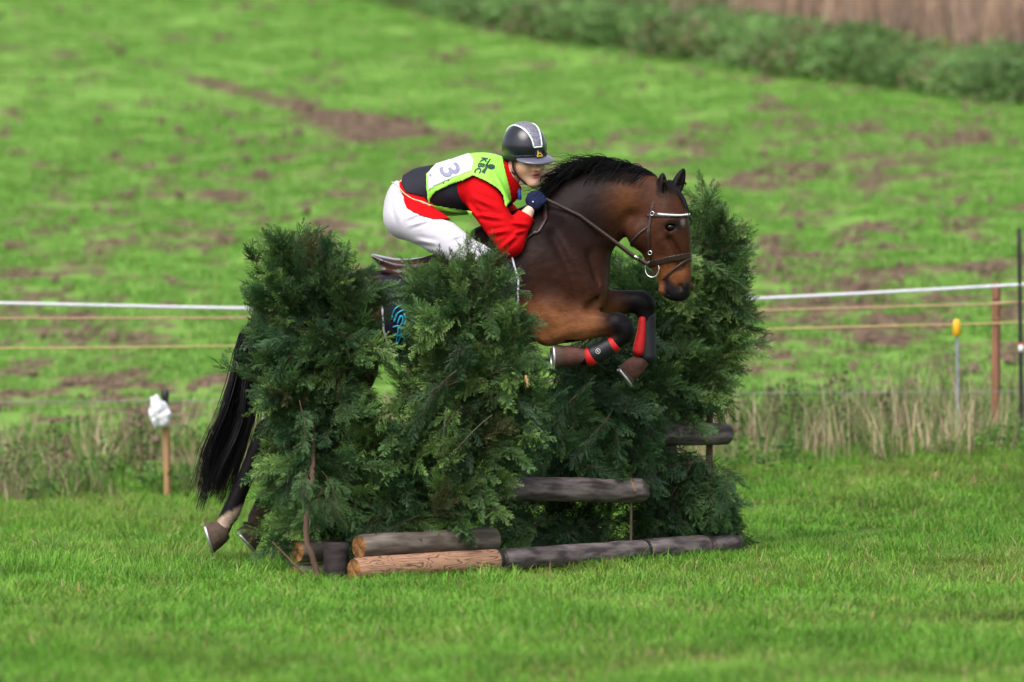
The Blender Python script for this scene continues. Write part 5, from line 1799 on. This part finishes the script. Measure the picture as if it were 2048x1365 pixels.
RH = Sdf()
RH.blob(hp(-.005, 0, .012), (.098, .077, .105), R=RR, k=.03)
RH.chain(hc((.030, 0, -.050, .062, .062), (.045, 0, -.085, .050, .052), (.060, 0, -.118, .034, .036)), k=.04, side=RS)
RH.blob(hp(.074, 0, -.132), (.022, .024, .018), R=RR, k=.02)                          # chin
RH.chain(hc((.090, 0, -.018, .012, .011), (.102, 0, -.045, .013, .012), (.113, 0, -.058, .014, .015)), k=.015, side=RS)   # nose
for s in (-1, 1):
    RH.blob(hp(.098, s * .012, -.061), (.010, .009, .008), R=RR, k=.01)
    RH.blob(hp(.060, s * .040, -.052), (.030, .026, .026), R=RR, k=.03)
    RH.blob(hp(.080, s * .030, -.022), (.014, .016, .011), R=RR, k=.012, sub=True)    # eye sockets
    RH.blob(hp(.075, s * .030, -.024), (.013, .013, .011), R=RR, k=.004)              # eyes under lids
    RH.blob(hp(-.006, s * .079, -.034), (.020, .010, .031), R=RR, k=.008)             # ears
    RH.blob(hp(.002, s * .089, -.034), (.009, .006, .018), R=RR, k=.006, sub=True)
RH.blob(hp(.093, 0, -.084), (.012, .025, .008), R=RR, k=.006)
RH.blob(hp(.091, 0, -.097), (.012, .022, .0085), R=RR, k=.006)
RH.blob(hp(.104, 0, -.0895), (.012, .018, .0022), R=RR, k=.004, sub=True)
TORSO = Sdf()
TORSO.chain(CH(0, (818, 394, .108, .150), (862, 382, .106, .140), (915, 376, .108, .155), (958, 366, .115, .165), (990, 366, .100, .15), (1004, 374, .085, .12)), k=.06, n=5)
NECK = Sdf()
NECK.chain([[*P(985, 352, -.01), .06, .065], [*P(1012, 345, -.03), .052, .055], [*hp(-.02, 0, -.06), .05, .05]], k=.04, n=4)
SEAT = Sdf()
for s in (-1, 1):
    SEAT.blob(P(806, 436, s * .080), (.076, .088, .084), k=.05)
THIGH = Sdf()
for s in (-1, 1):
    THIGH.chain(CH(0, (815, 438, .092, .098, s * .10), (862, 461, .090, .086, s * .20), (915, 497, .078, .072, s * .29), (958, 520, .062, .060, s * .325)), k=.05, n=5)
SHIN = Sdf()
for s in (-1, 1):
    SHIN.chain(CH(0, (958, 520, .062, .058, s * .325), (948, 570, .060, .056, s * .345), (915, 640, .042, .042, s * .35), (893, 682, .036, .036, s * .35)), k=.04, n=4)
    SHIN.chain(CH(0, (885, 692, .036, .036, s * .35), (920, 706, .034, .040, s * .37), (956, 712, .024, .038, s * .38)), k=.03, n=4)
ARMS = Sdf()
ARMS.chain(CH(0, (958, 372, .080, .075, -.150), (975, 410, .072, .068, -.20), (1005, 462, .060, .058, -.235), (1020, 487, .052, .052, -.235)), k=.05, n=5)
ARMS.chain(CH(0, (1020, 487, .050, .050, -.235), (1036, 455, .044, .044, -.20), (1051, 433, .034, .034, -.155), (1057, 424, .028, .031, -.147)), k=.03, n=5)
ARMS.chain(CH(0, (958, 372, .080, .075, .150), (985, 410, .072, .068, .22), (1022, 445, .058, .058, .225), (1042, 468, .050, .050, .21), (1064, 436, .042, .042, .17), (1080, 412, .030, .032, .13)), k=.05, n=5)


def hand(S, c, fwd, out, up, g=1.0):
    """fist closed round the rein: palm, four unequal curled fingers, thumb"""
    fwd, out, up = unit(fwd), unit(out), unit(up)
    S.blob(c, (.036 * g, .020 * g, .040 * g), R=[fwd, out, up], k=.012)
    for i, (o, l) in enumerate(((.028, .95), (.009, 1.05), (-.011, 1.0), (-.029, .82))):
        k0 = c + fwd * .030 * g + up * o * g + out * .010 * g
        k1 = k0 + fwd * .026 * l * g - out * .004
        k2 = k1 - out * .026 * l * g - fwd * .004
        k3 = k2 - fwd * .022 * l * g
        S.chain([[*k0, .0105 * g, .0105 * g], [*k1, .010 * g, .010 * g], [*k2, .0092 * g, .0092 * g], [*k3, .008 * g, .008 * g]], k=.005, n=3)
    t0 = c - fwd * .012 * g + up * .034 * g - out * .006
    t1 = t0 + fwd * .026 * g + up * .012 * g
    t2 = t1 + fwd * .026 * g - up * .008 * g - out * .008
    S.chain([[*t0, .013 * g, .013 * g], [*t1, .011 * g, .011 * g], [*t2, .009 * g, .009 * g]], k=.01, n=3)


HANDS = Sdf()
h1 = P(1068, 406, -.150)
hand(HANDS, h1, P(1092, 392, -.13) - P(1060, 419, -.15), [-.15, -1, .1], [-.62, 0, .7], .92)
h2 = P(1092, 395, .13)
hand(HANDS, h2, P(1115, 385, .12) - P(1085, 405, .13), [-.1, 1, .1], [-.5, 0, .8], 1.0)
HANDN = Sdf(); HANDN.ops = HANDS.ops[:len(HANDS.ops) // 2]
HANDF = Sdf(); HANDF.ops = HANDS.ops[len(HANDS.ops) // 2:]

M_SKIN = material('skin', (0.62, 0.36, 0.28), 0.5, 0.07, 40, 0.15, 300, vcol=True)
M_SKIN.node_tree.nodes['Principled BSDF'].inputs['Subsurface Weight'].default_value = 0.15
M_SKIN.node_tree.nodes['Principled BSDF'].inputs['Subsurface Radius'].default_value = (.012, .005, .003)
BODYR = TORSO.copy(NECK, RH, SEAT, THIGH, SHIN, ARMS, HANDS)


def skin(v):
    c = np.tile(np.array([0.78, 0.48, 0.36]), (len(v), 1))
    q = v - HC
    f, s, u = q @ RF, q @ RS, q @ RU
    head = (np.abs(s) < .12) & (f > -.12) & (u > -.17) & (u < .15)

    def sp(f0, s0, u0, rf, rs_, ru): return np.exp(-(((f - f0) / rf) ** 2 + ((s - s0) / rs_) ** 2 + ((u - u0) / ru) ** 2)) * head
    for sg in (-1, 1):
        c = lerp(c, (0.68, 0.24, 0.18), .7 * sp(.065, sg * .045, -.056, .04, .024, .022))
        c = lerp(c, (0.58, 0.24, 0.18), .5 * sp(0, sg * .085, -.034, .025, .02, .035))
        c = lerp(c, (0.05, 0.03, 0.025), .9 * sp(.09, sg * .030, -.024, .02, .014, .0055))
        c = lerp(c, (0.20, 0.12, 0.07), .7 * sp(.09, sg * .030, -.004, .02, .018, .005))
        c = lerp(c, (0.20, 0.06, 0.05), .95 * sp(.112, sg * .008, -.069, .016, .007, .005))
    c = lerp(c, (0.52, 0.20, 0.16), .5 * sp(.112, 0, -.055, .012, .014, .012))
    c = lerp(c, (0.50, 0.10, 0.10), .95 * np.clip(1.6 * sp(.10, 0, -.0835, .02, .025, .0065), 0, 1))
    c = lerp(c, (0.52, 0.12, 0.12), .95 * np.clip(1.6 * sp(.10, 0, -.0970, .02, .022, .007), 0, 1))
    c = lerp(c, (0.07, 0.015, 0.015), .97 * np.clip(1.6 * sp(.10, 0, -.0900, .02, .027, .0034), 0, 1))
    hair = sstep(.0, -.035, f) * sstep(-.085, -.06, u) * head * (np.abs(s) < .078)
    c = lerp(c, (0.05, 0.035, 0.025), hair)
    return c


blo = P(755, 735, 0); bhi = P(1120, 240, 0); blo[1], bhi[1] = -.46, .46
D, ax = BODYR.grid(blo, bhi, .005)
X, Y, Z = XYZ(ax)
# under the clothes the body lies a little inside them; bare head, neck, wrists and hands keep their size
bare = np.maximum(1 - sstep(.13, .19, np.sqrt((X - HC[0]) ** 2 + (Y - HC[1]) ** 2 + (Z - HC[2] + .03) ** 2)), 1 - sstep(.07, .11, np.sqrt((X - h1[0]) ** 2 + (Y - h1[1]) ** 2 + (Z - h1[2]) ** 2)))
bare = np.maximum(bare, 1 - sstep(.07, .11, np.sqrt((X - h2[0]) ** 2 + (Y - h2[1]) ** 2 + (Z - h2[2]) ** 2)))
D = (D + .016 * (1 - bare)).astype(np.float32)
rob, RV, RQ = sdf_obj('body', M_SKIN, D, ax, .005, rroot, skin)
# the face again in fine detail would double the skin: instead the head part of the body is refined by its own dense grid
# jacket
M_RED = material('red_wool_jacket', (0.52, 0.003, 0.006), 0.8, 0.10, 30, 0.25, 300, spec=0.1)
M_VEST = material('navy_body_protector', (0.012, 0.012, 0.022), 0.75, 0.2, 30, 0.3, 150, spec=0.3)
M_LIME = material('lime_hi_vis', (0.31, 0.76, 0.085), 0.55, 0.05, 20, 0.15, 60, spec=0.3)
M_BIB = material('white_bib_panel', (0.60, 0.59, 0.62), 0.55, 0.03, 30, 0.15, 60, spec=0.3)
M_BREECH = material('white_breeches', (0.52, 0.50, 0.56), 0.75, 0.05, 20, 0.25, 120, sheen=0.1, spec=0.25)
M_GLOVE = material('navy_glove', (0.010, 0.015, 0.050), 0.8, 0.2, 60, 0.4, 300, spec=0.15)
M_RBOOT = material('black_riding_boot', (0.014, 0.013, 0.013), 0.25, 0.2, 20, spec=0.5)
M_PRINT = material('dark_print', (0.02, 0.05, 0.045), 0.6, 0.1, 50)
M_PRINTG = material('grey_print', (0.22, 0.22, 0.33), 0.6, 0.1, 50)
M_CORD = material('cream_cord', (0.66, 0.58, 0.36), 0.8, 0.1, 50)

def folds(amp, *lines):
    """soft cloth folds: ridges along lines given in photo positions"""
    L_ = [(px_poly([a, c]), wd) for a, c, wd in lines]

    def f(X, Y, Z):
        x2, z2 = np.broadcast_arrays(X[:, 0, 0][:, None], Z[0, 0, :][None, :])
        o = np.zeros(x2.shape)
        for (ab, wd) in L_:
            a, b_ = ab
            e = b_ - a
            t = np.clip(((x2 - a[0]) * e[0] + (z2 - a[1]) * e[1]) / (e @ e), 0, 1)
            d = np.hypot(x2 - a[0] - t * e[0], z2 - a[1] - t * e[1])
            o += np.exp(-(d / wd) ** 2) * np.sin(PI * np.clip(t, 0.02, .98)) - .7 * np.exp(-((d - 1.8 * wd) / wd) ** 2) * np.sin(PI * np.clip(t, 0.02, .98))
        return (-amp * o)[:, None, :].astype(np.float32)
    return f


def region_poly(pts, extra=None):
    poly = px_poly(pts)

    def f(X, Y, Z):
        d = poly_sd(X[:, 0, 0][:, None], Z[0, 0, :][None, :], poly)[:, None, :].astype(np.float32)
        return d if extra is None else np.maximum(d, extra(X, Y, Z))
    return f


COAT = TORSO.copy(ARMS, SEAT, THIGH)
jl = P(790, 525, 0); jh = P(1095, 295, 0); jl[1], jh[1] = -.36, .36
JREG = [(799, 366), (870, 325), (960, 300), (1010, 300), (1024, 352), (1060, 395), (1078, 404), (1082, 430), (1060, 520), (1030, 530), (985, 530), (948, 462), (905, 440), (868, 440), (838, 431), (815, 418), (804, 396), (801, 380)]
wj = folds(.011, ((945, 395), (1000, 420), .012), ((950, 430), (1010, 440), .010), ((975, 470), (1020, 462), .010), ((1000, 500), (1035, 470), .010), ((1020, 445), (1058, 452), .010), ((930, 405), (965, 450), .012), ((1028, 468), (1050, 462), .008))


def jreg(X, Y, Z):
    a, c = P(1046, 441, -.165), P(1057, 423, -.145)
    n = unit(c - a)
    cut = (X - c[0]) * n[0] + (Z - c[2]) * n[2] + (Y - c[1]) * n[1] * .4 + .022
    near = np.where((Y < -.10) & (X > P(1034, 440, -.15)[0]), cut, -1.0)
    return np.maximum(region_poly(JREG)(X, Y, Z), near)


shell('jacket', M_RED, COAT, jl, jh, .006, .013, jreg, rroot, wob=wj)
# collar
ca, cb = P(985, 352, -.02), P(1030, 338, -.05)
cn = unit(cb - ca)
shell('collar', M_RED, NECK, P(960, 420, 0) + [0, -.2, 0], P(1070, 290, 0) + [0, .2, 0], .005, .012, lambda X, Y, Z: np.abs((X - P(1013, 350, -.03)[0]) * cn[0] + (Y + .03) * cn[1] + (Z - P(1013, 350, -.03)[2]) * cn[2]) - .036, rroot)
# skirt of the jacket below the protector
# body protector
VREG = [(806, 352), (830, 336), (880, 325), (960, 298), (1000, 300), (1008, 380), (1045, 440), (1000, 452), (960, 446), (905, 450), (872, 438), (856, 420), (850, 396), (812, 386), (803, 368)]
VEST = TORSO.copy()
hw = lambda X, Y, Z: np.maximum(region_poly(VREG)(X, Y, Z), -(((X - P(968, 376, 0)[0]) / .080) ** 2 + ((Z - P(968, 376, 0)[2]) / .10) ** 2 - 1) * .08 - np.where(np.abs(Y) > .10, 0, 1))
shell('body_protector', M_VEST, VEST, jl, jh, .006, .021, hw, rroot, wob=folds(.004, ((812, 355), (850, 350), .008), ((862, 420), (940, 425), .01)))
# lime tabard: back, shoulder and belt under the arm
TAB = TORSO.copy(ARMS)
TB = [[(852, 350), (870, 330), (930, 308), (1003, 301), (1010, 340), (1021, 385), (1023, 402), (1011, 417), (1006, 392), (995, 378), (975, 366), (947, 353), (930, 362), (900, 372), (872, 385), (862, 398), (860, 412), (855, 400)]]
TL = [[(862, 408), (868, 412), (945, 424), (945, 434), (905, 432), (866, 432)]]
D1, ax = TAB.grid(jl, jh, .005)
X, Y, Z = XYZ(ax)
tri_ = folds(.004, ((985, 340), (1015, 395), .008), ((870, 385), (930, 350), .008), ((875, 420), (940, 430), .006))(X, Y, Z)
for nm, polys, off in (('bib', TB, .0365), ('bib_strap', TL, .033)):
    for pl in polys:
        E = np.maximum(np.maximum(D1 + tri_ - off, -(D1 - off + .006)), region_poly(pl)(X, Y, Z))
        o_, TV, TQ = sdf_obj(nm, M_LIME, E.astype(np.float32), ax, .005, rroot)
        if nm == 'bib':
            TBVH = BVHTree.FromPolygons(TV.tolist(), TQ.tolist()); bibo = o_
# front flap of the bib over the shoulder
WP = [(855, 350), (872, 328), (938, 306), (948, 322), (944, 343), (905, 358), (872, 373), (858, 384)]
E = np.maximum(np.maximum(D1 + tri_ - .040, -(D1 - .030)), region_poly(WP)(X, Y, Z))
sdf_obj('number_panel', M_BIB, E.astype(np.float32), ax, .005, bibo)


def print_on(txt, px, py, right, upv, size, mat, name, off=.0035, bold=0.0, parent=None):
    """flat lettering laid on the bib: right / upv give the reading and upright directions in the photo"""
    cu = bpy.data.curves.new(name, 'FONT'); cu.body = txt; cu.size = 1.0; cu.align_x = 'CENTER'; cu.align_y = 'CENTER'; cu.offset = bold
    cu.resolution_u = 4
    ob = bpy.data.objects.new(name, cu); COL.objects.link(ob)
    dg = bpy.context.evaluated_depsgraph_get(); me0 = bpy.data.meshes.new_from_object(ob.evaluated_get(dg))
    v = np.array([q.co[:] for q in me0.vertices]); f = [tuple(p.vertices) for p in me0.polygons]
    COL.objects.unlink(ob); bpy.data.objects.remove(ob)
    return lay(v[:, :2] * size, f, px, py, right, upv, mat, name, off, parent)


def lay(v2, f, px, py, right, upv, mat, name, off, parent):
    V = []
    for a, c in v2:
        x_ = px + right[0] * a + upv[0] * c; y_ = py + right[1] * a + upv[1] * c
        h = onto(TBVH, x_, y_, off=off)
        V.append(h if h is not None else P(x_, y_, -.12))
    mb = MB(); mb.add(np.array(V), f)
    return mb.build(name, mat, parent or bibo, smooth=False)


print_on('3', 899, 343, (.50, .90), (.95, -.34), 54, M_PRINTG, 'number', .0075, .018)
lay(np.array([(math.cos(t) * 2.6, math.sin(t) * 2.6) for t in np.linspace(0, 2 * PI, 12)[:-1]]), [tuple(range(11))], 861, 352, (1, 0), (0, -1), M_PRINTG, 'print_mark', .0075, bibo)
for ch, x_, y_ in (('K', 967, 321), ('B', 961.5, 331.5), ('C', 955.5, 342)):
    print_on(ch, x_, y_, (-.42, .95), (1.05, .12), 16, M_PRINT, 'letter', .0035, .04)
lay(np.array([(math.cos(t) * 7.6, math.sin(t) * 5) for t in np.linspace(0, 2 * PI, 20)[:-1]]), [tuple(range(19))], 982, 334.5, (1, .05), (.05, -1), M_PRINT, 'logo_dot', .0035, bibo)
lay(np.array([(979.5, 318), (981, 319), (976.5, 331), (974, 338), (969, 348), (963, 345.5), (968, 335), (973, 328)]), [tuple(range(8))], 0, 0, (1, 0), (0, 1), M_PRINT, 'logo_bar', .0035, bibo)
# cream cord of the bib
for pts in ([(862, 412), (845, 404), (825, 398), (806, 385), (795, 372), (783, 364)], [(862, 410), (850, 414), (838, 416), (832, 420)], [(862, 411), (846, 406), (832, 402), (815, 392)]):
    q = []
    for x_, y_ in resample(np.array(pts, float), 4):
        o_ = P(x_, y_, -.19)
        q.append(o_)
    q = np.array(q); q[:, 1] = np.linspace(-.175, -.165, len(q))
    mb = MB(); mb.tube(q, .0035, 5); mb.build('cord', M_CORD, bibo)
# breeches
BR = SEAT.copy(THIGH, SHIN); BR.chain(CH(0, (812, 424, .098, .148), (835, 420, .085, .14)), k=.06); BR.chain(CH(0, (818, 394, .098, .150), (862, 382, .096, .140)), k=.06, n=3)
b2 = P(750, 560, 0); b3 = P(985, 350, 0); b2[1], b3[1] = -.42, .42
shell('breeches', M_BREECH, BR, b2, b3, .006, .007, region_poly([(740, 360), (798, 362), (804, 380), (809, 395), (821, 411), (840, 424), (868, 434), (905, 446), (1000, 480), (1000, 580), (740, 580)]), rroot,
      wob=folds(.006, ((810, 440), (850, 425), .008), ((815, 455), (865, 440), .008), ((830, 480), (880, 490), .01), ((790, 400), (800, 450), .01), ((900, 480), (930, 470), .008)))
# boots
for s, nm in ((-1, 'near'), (1, 'far')):
    BT = Sdf(); BT.ops = SHIN.ops[:2] if s < 0 else SHIN.ops[2:]
    l_ = P(860, 740, s * .35); h_ = P(1000, 520, s * .35); l_[1], h_[1] = s * .35 - .12, s * .35 + .12
    D, ax2 = BT.grid(l_, h_, .007)
    X2, Y2, Z2 = XYZ(ax2)
    E = np.maximum(D - .008, Z2 - P(950, 555, 0)[2] + 0 * X2)
    sdf_obj('boot', M_RBOOT, E.astype(np.float32), ax2, .007, rroot)
# gloves
for H_, c in ((HANDN, h1), (HANDF, h2)):
    D, ax2 = H_.grid(c - .1, c + .1, .0035)
    sdf_obj('glove', M_GLOVE, D - .0035, ax2, .0035, rroot)
mb = MB(); p = P(1066, 404, -.185); mb.add(*ball(p, (.004, .003, .004), 5, 7)); mb.build('glove_button', M_WHT, rroot)

# helmet
M_HELM, nt, b, L = nmat('black_riding_helmet')
b.inputs['Base Color'].default_value = (0.007, 0.008, 0.014, 1); b.inputs['Roughness'].default_value = 0.22; b.inputs['Coat Weight'].default_value = 0.2; b.inputs['Coat Roughness'].default_value = 0.2
M_GLIT, nt, b, L = nmat('grey_glitter')
N = nt.nodes.new
tc = N('ShaderNodeTexCoord'); vo = N('ShaderNodeTexVoronoi'); vo.inputs['Scale'].default_value = 330; L(tc.outputs['Object'], vo.inputs['Vector'])
r = N('ShaderNodeValToRGB'); r.color_ramp.elements[0].color = (0.05, 0.05, 0.065, 1); r.color_ramp.elements[1].color = (0.42, 0.42, 0.5, 1); L(vo.outputs['Color'], r.inputs[0]); L(r.outputs[0], b.inputs['Base Color'])
b.inputs['Roughness'].default_value = 0.35; b.inputs['Metallic'].default_value = 0.4
M_TRIMW = material('white_helmet_trim', (0.80, 0.80, 0.84), 0.4, 0.04, 40)
M_BRIM = material('clear_dark_brim', (0.10, 0.10, 0.15), 0.2, 0.1, 30, spec=0.6, coat=0.4)
M_GOLD = material('gold_badge', (0.75, 0.48, 0.02), 0.4, 0.15, 60)
M_STRAPB = material('black_webbing', (0.012, 0.011, 0.012), 0.7, 0.2, 60)
HEL = Sdf()
HEL.blob(hp(-.004, 0, .040), (.124, .108, .129), R=RR, k=.02)
c0 = hp(0, 0, .03)
D, ax2 = HEL.grid(c0 - .21, c0 + .21, .005)
X2, Y2, Z2 = XYZ(ax2)


def hcoord(X, Y, Z):
    q = (X - HC[0], Y - HC[1], Z - HC[2])
    return [R_[0] * q[0] + R_[1] * q[1] + R_[2] * q[2] for R_ in (RF, RS, RU)]


f_, s_, u_ = hcoord(X2, Y2, Z2)
cut = (-.020 - .12 * np.clip(-f_ - .01, 0, .2) + .06 * np.clip(f_, 0, .2)) - u_
E = np.maximum(np.maximum(D, -(D + .010)), cut)
hel, EV, EQ = sdf_obj('helmet', M_HELM, E.astype(np.float32), ax2, .005, rroot)
EBVH = BVHTree.FromPolygons(EV.tolist(), EQ.tolist())
tap = .030 + .020 * np.clip((u_ - .06) / .09, 0, 1) - .008 * np.clip(f_ / .1, 0, 1)
E = np.maximum(np.maximum(D - .0025, -(D + .004)), np.maximum(np.abs(s_) - tap, np.maximum(.046 - u_, -.11 - f_)))
sdf_obj('glitter_strip', M_GLIT, E.astype(np.float32), ax2, .004 if False else .005, hel)
BRM = Sdf()
BRM.blob(hp(.085, 0, -.010), (.090, .098, .018), R=[unit(RF - .18 * RU), RS, unit(RU + .18 * RF)], k=.02)
D, ax3 = BRM.grid(c0 - .24, c0 + .24, .005)
X3, Y3, Z3 = XYZ(ax3)
f3, s3, u3 = hcoord(X3, Y3, Z3)
E = np.maximum(np.maximum(D, .045 - f3), u3 + .000 - 0.02)
E = np.maximum(E, -(u3 + .028 + .2 * (f3 - .08)))
sdf_obj('brim', M_BRIM, E.astype(np.float32), ax3, .005, hel)
# lower band of the helmet and white lines beside the strip
D, ax2 = HEL.grid(c0 - .21, c0 + .21, .005)
E = np.maximum(np.maximum(D - .003, -(D + .004)), np.maximum(cut, u_ - .012 - .05 * np.clip(f_, -.1, .12)))
sdf_obj('helmet_band', M_BOOTB, E.astype(np.float32), ax2, .005, hel)


def on_helmet(s, ang):
    """point on the helmet at side offset s and angle over the crown (0 = front, 90 = top)"""
    d = RF * math.cos(ang) + RU * math.sin(ang)
    o = hp(-.004, s, .036) + d * .3
    h = EBVH.ray_cast(Vector(o), Vector(-d))
    return np.array(h[0]) + np.array(h[1]) * .002 if h[0] is not None else o - d * .17


for sg in (-1, 1):
    q = [on_helmet(sg * (.024 + .024 * sstep(10, 85, a)), math.radians(a)) for a in range(8, 135, 6)]
    mb = MB(); mb.tube(np.array(q), .0042, 6); mb.build('white_trim', M_TRIMW, hel)
q = [on_helmet(s, math.radians(8)) for s in np.linspace(-.024, .024, 6)]
mb = MB(); mb.tube(np.array(q), .0042, 6); mb.build('white_trim', M_TRIMW, hel)
# badge: dark shield with a small gold leaping animal above a ribbon
bc = on_helmet(0, math.radians(-8)) + RF * .004
bu = unit(RU - .2 * RF)
mb = MB()
V = [bc + RF * .004] + [bc + RS * .024 * math.cos(t) + bu * .026 * math.sin(t) for t in np.linspace(0, 2 * PI, 17)[:-1]]
mb.add(V, [(0, 1 + k, 1 + (k + 1) % 16) for k in range(16)])
mb.build('badge', M_BOOTB, hel)
mb = MB()


def flat(pts):
    m = len(pts)
    V = [bc + RF * .007 - RS * a * .001 + bu * c * .001 for a, c in pts] + [bc + RF * .004 - RS * a * .001 + bu * c * .001 for a, c in pts]
    mb.add(V, [tuple(range(m)), tuple(range(2 * m - 1, m - 1, -1))] + [(k, (k + 1) % m, m + (k + 1) % m, m + k) for k in range(m)])


for g in ([(-10, 2), (-4, 4), (5, 2), (10, -1), (9, 4), (5, 7), (0, 7), (-4, 9), (-9, 8)], [(-9, 7), (-4, 8), (-3, 13), (-6, 18), (-8, 14)], [(-12, -3), (-9, 3), (-6, 2), (-9, -4)], [(8, 4), (11, 3), (13, -3), (10, -4)],
          [(-15, -9), (0, -6), (15, -9), (15, -13), (0, -10), (-15, -13)], [(-17, -5), (-13, -4), (-12, -8), (-16, -9)], [(13, -4), (17, -5), (16, -9), (12, -8)]): flat(g)
mb.build('badge_emblem', M_GOLD, hel, smooth=False)
# chin straps
for s in (-1, 1):
    mb = MB()
    q = [hp(.028, s * .088, -.005), hp(.022, s * .088, -.045), hp(.030, s * .070, -.090), hp(.050, s * .042, -.128), hp(.058, 0, -.155)]
    ribbon(mb, q, .013, .005, wdir=RF, n=5)
    q = [hp(-.05, s * .075, -.02), hp(-.025, s * .083, -.060), hp(.024, s * .078, -.085)]
    ribbon(mb, q, .009, .004, wdir=RU, n=5)
    mb.build('chin_strap', M_STRAPB, hel)
# hair at the nape
hr = MB()
for i in range(160):
    a = hp(-.085 + rs.normal(0, .008), rs.uniform(-.05, .075), -.02 + rs.normal(0, .012))
    strand(hr, [a, a + RU * -.03 - RF * .012, a - RU * (.05 + .02 * rs.random()) - RF * .004 + RS * rs.normal(0, .006)], .003)
for i in range(8):
    a = hp(-.10, .05, .0)
    strand(hr, [a, a + [-.03, -.01, .0], a + [-.06 - .03 * rs.random(), -.01, .012 * rs.normal()]], .0012)
hr.build('hair', M_STRAPB, rroot)
mb = MB(); mb.tube(np.array([P(1036, 378, -.06), P(1039, 388, -.07), P(1039, 400, -.07)]), .010, 8); mb.build('neck_tie', material('blue_scarf', (0.02, 0.08, 0.35), 0.7, 0.2, 40), rroot)
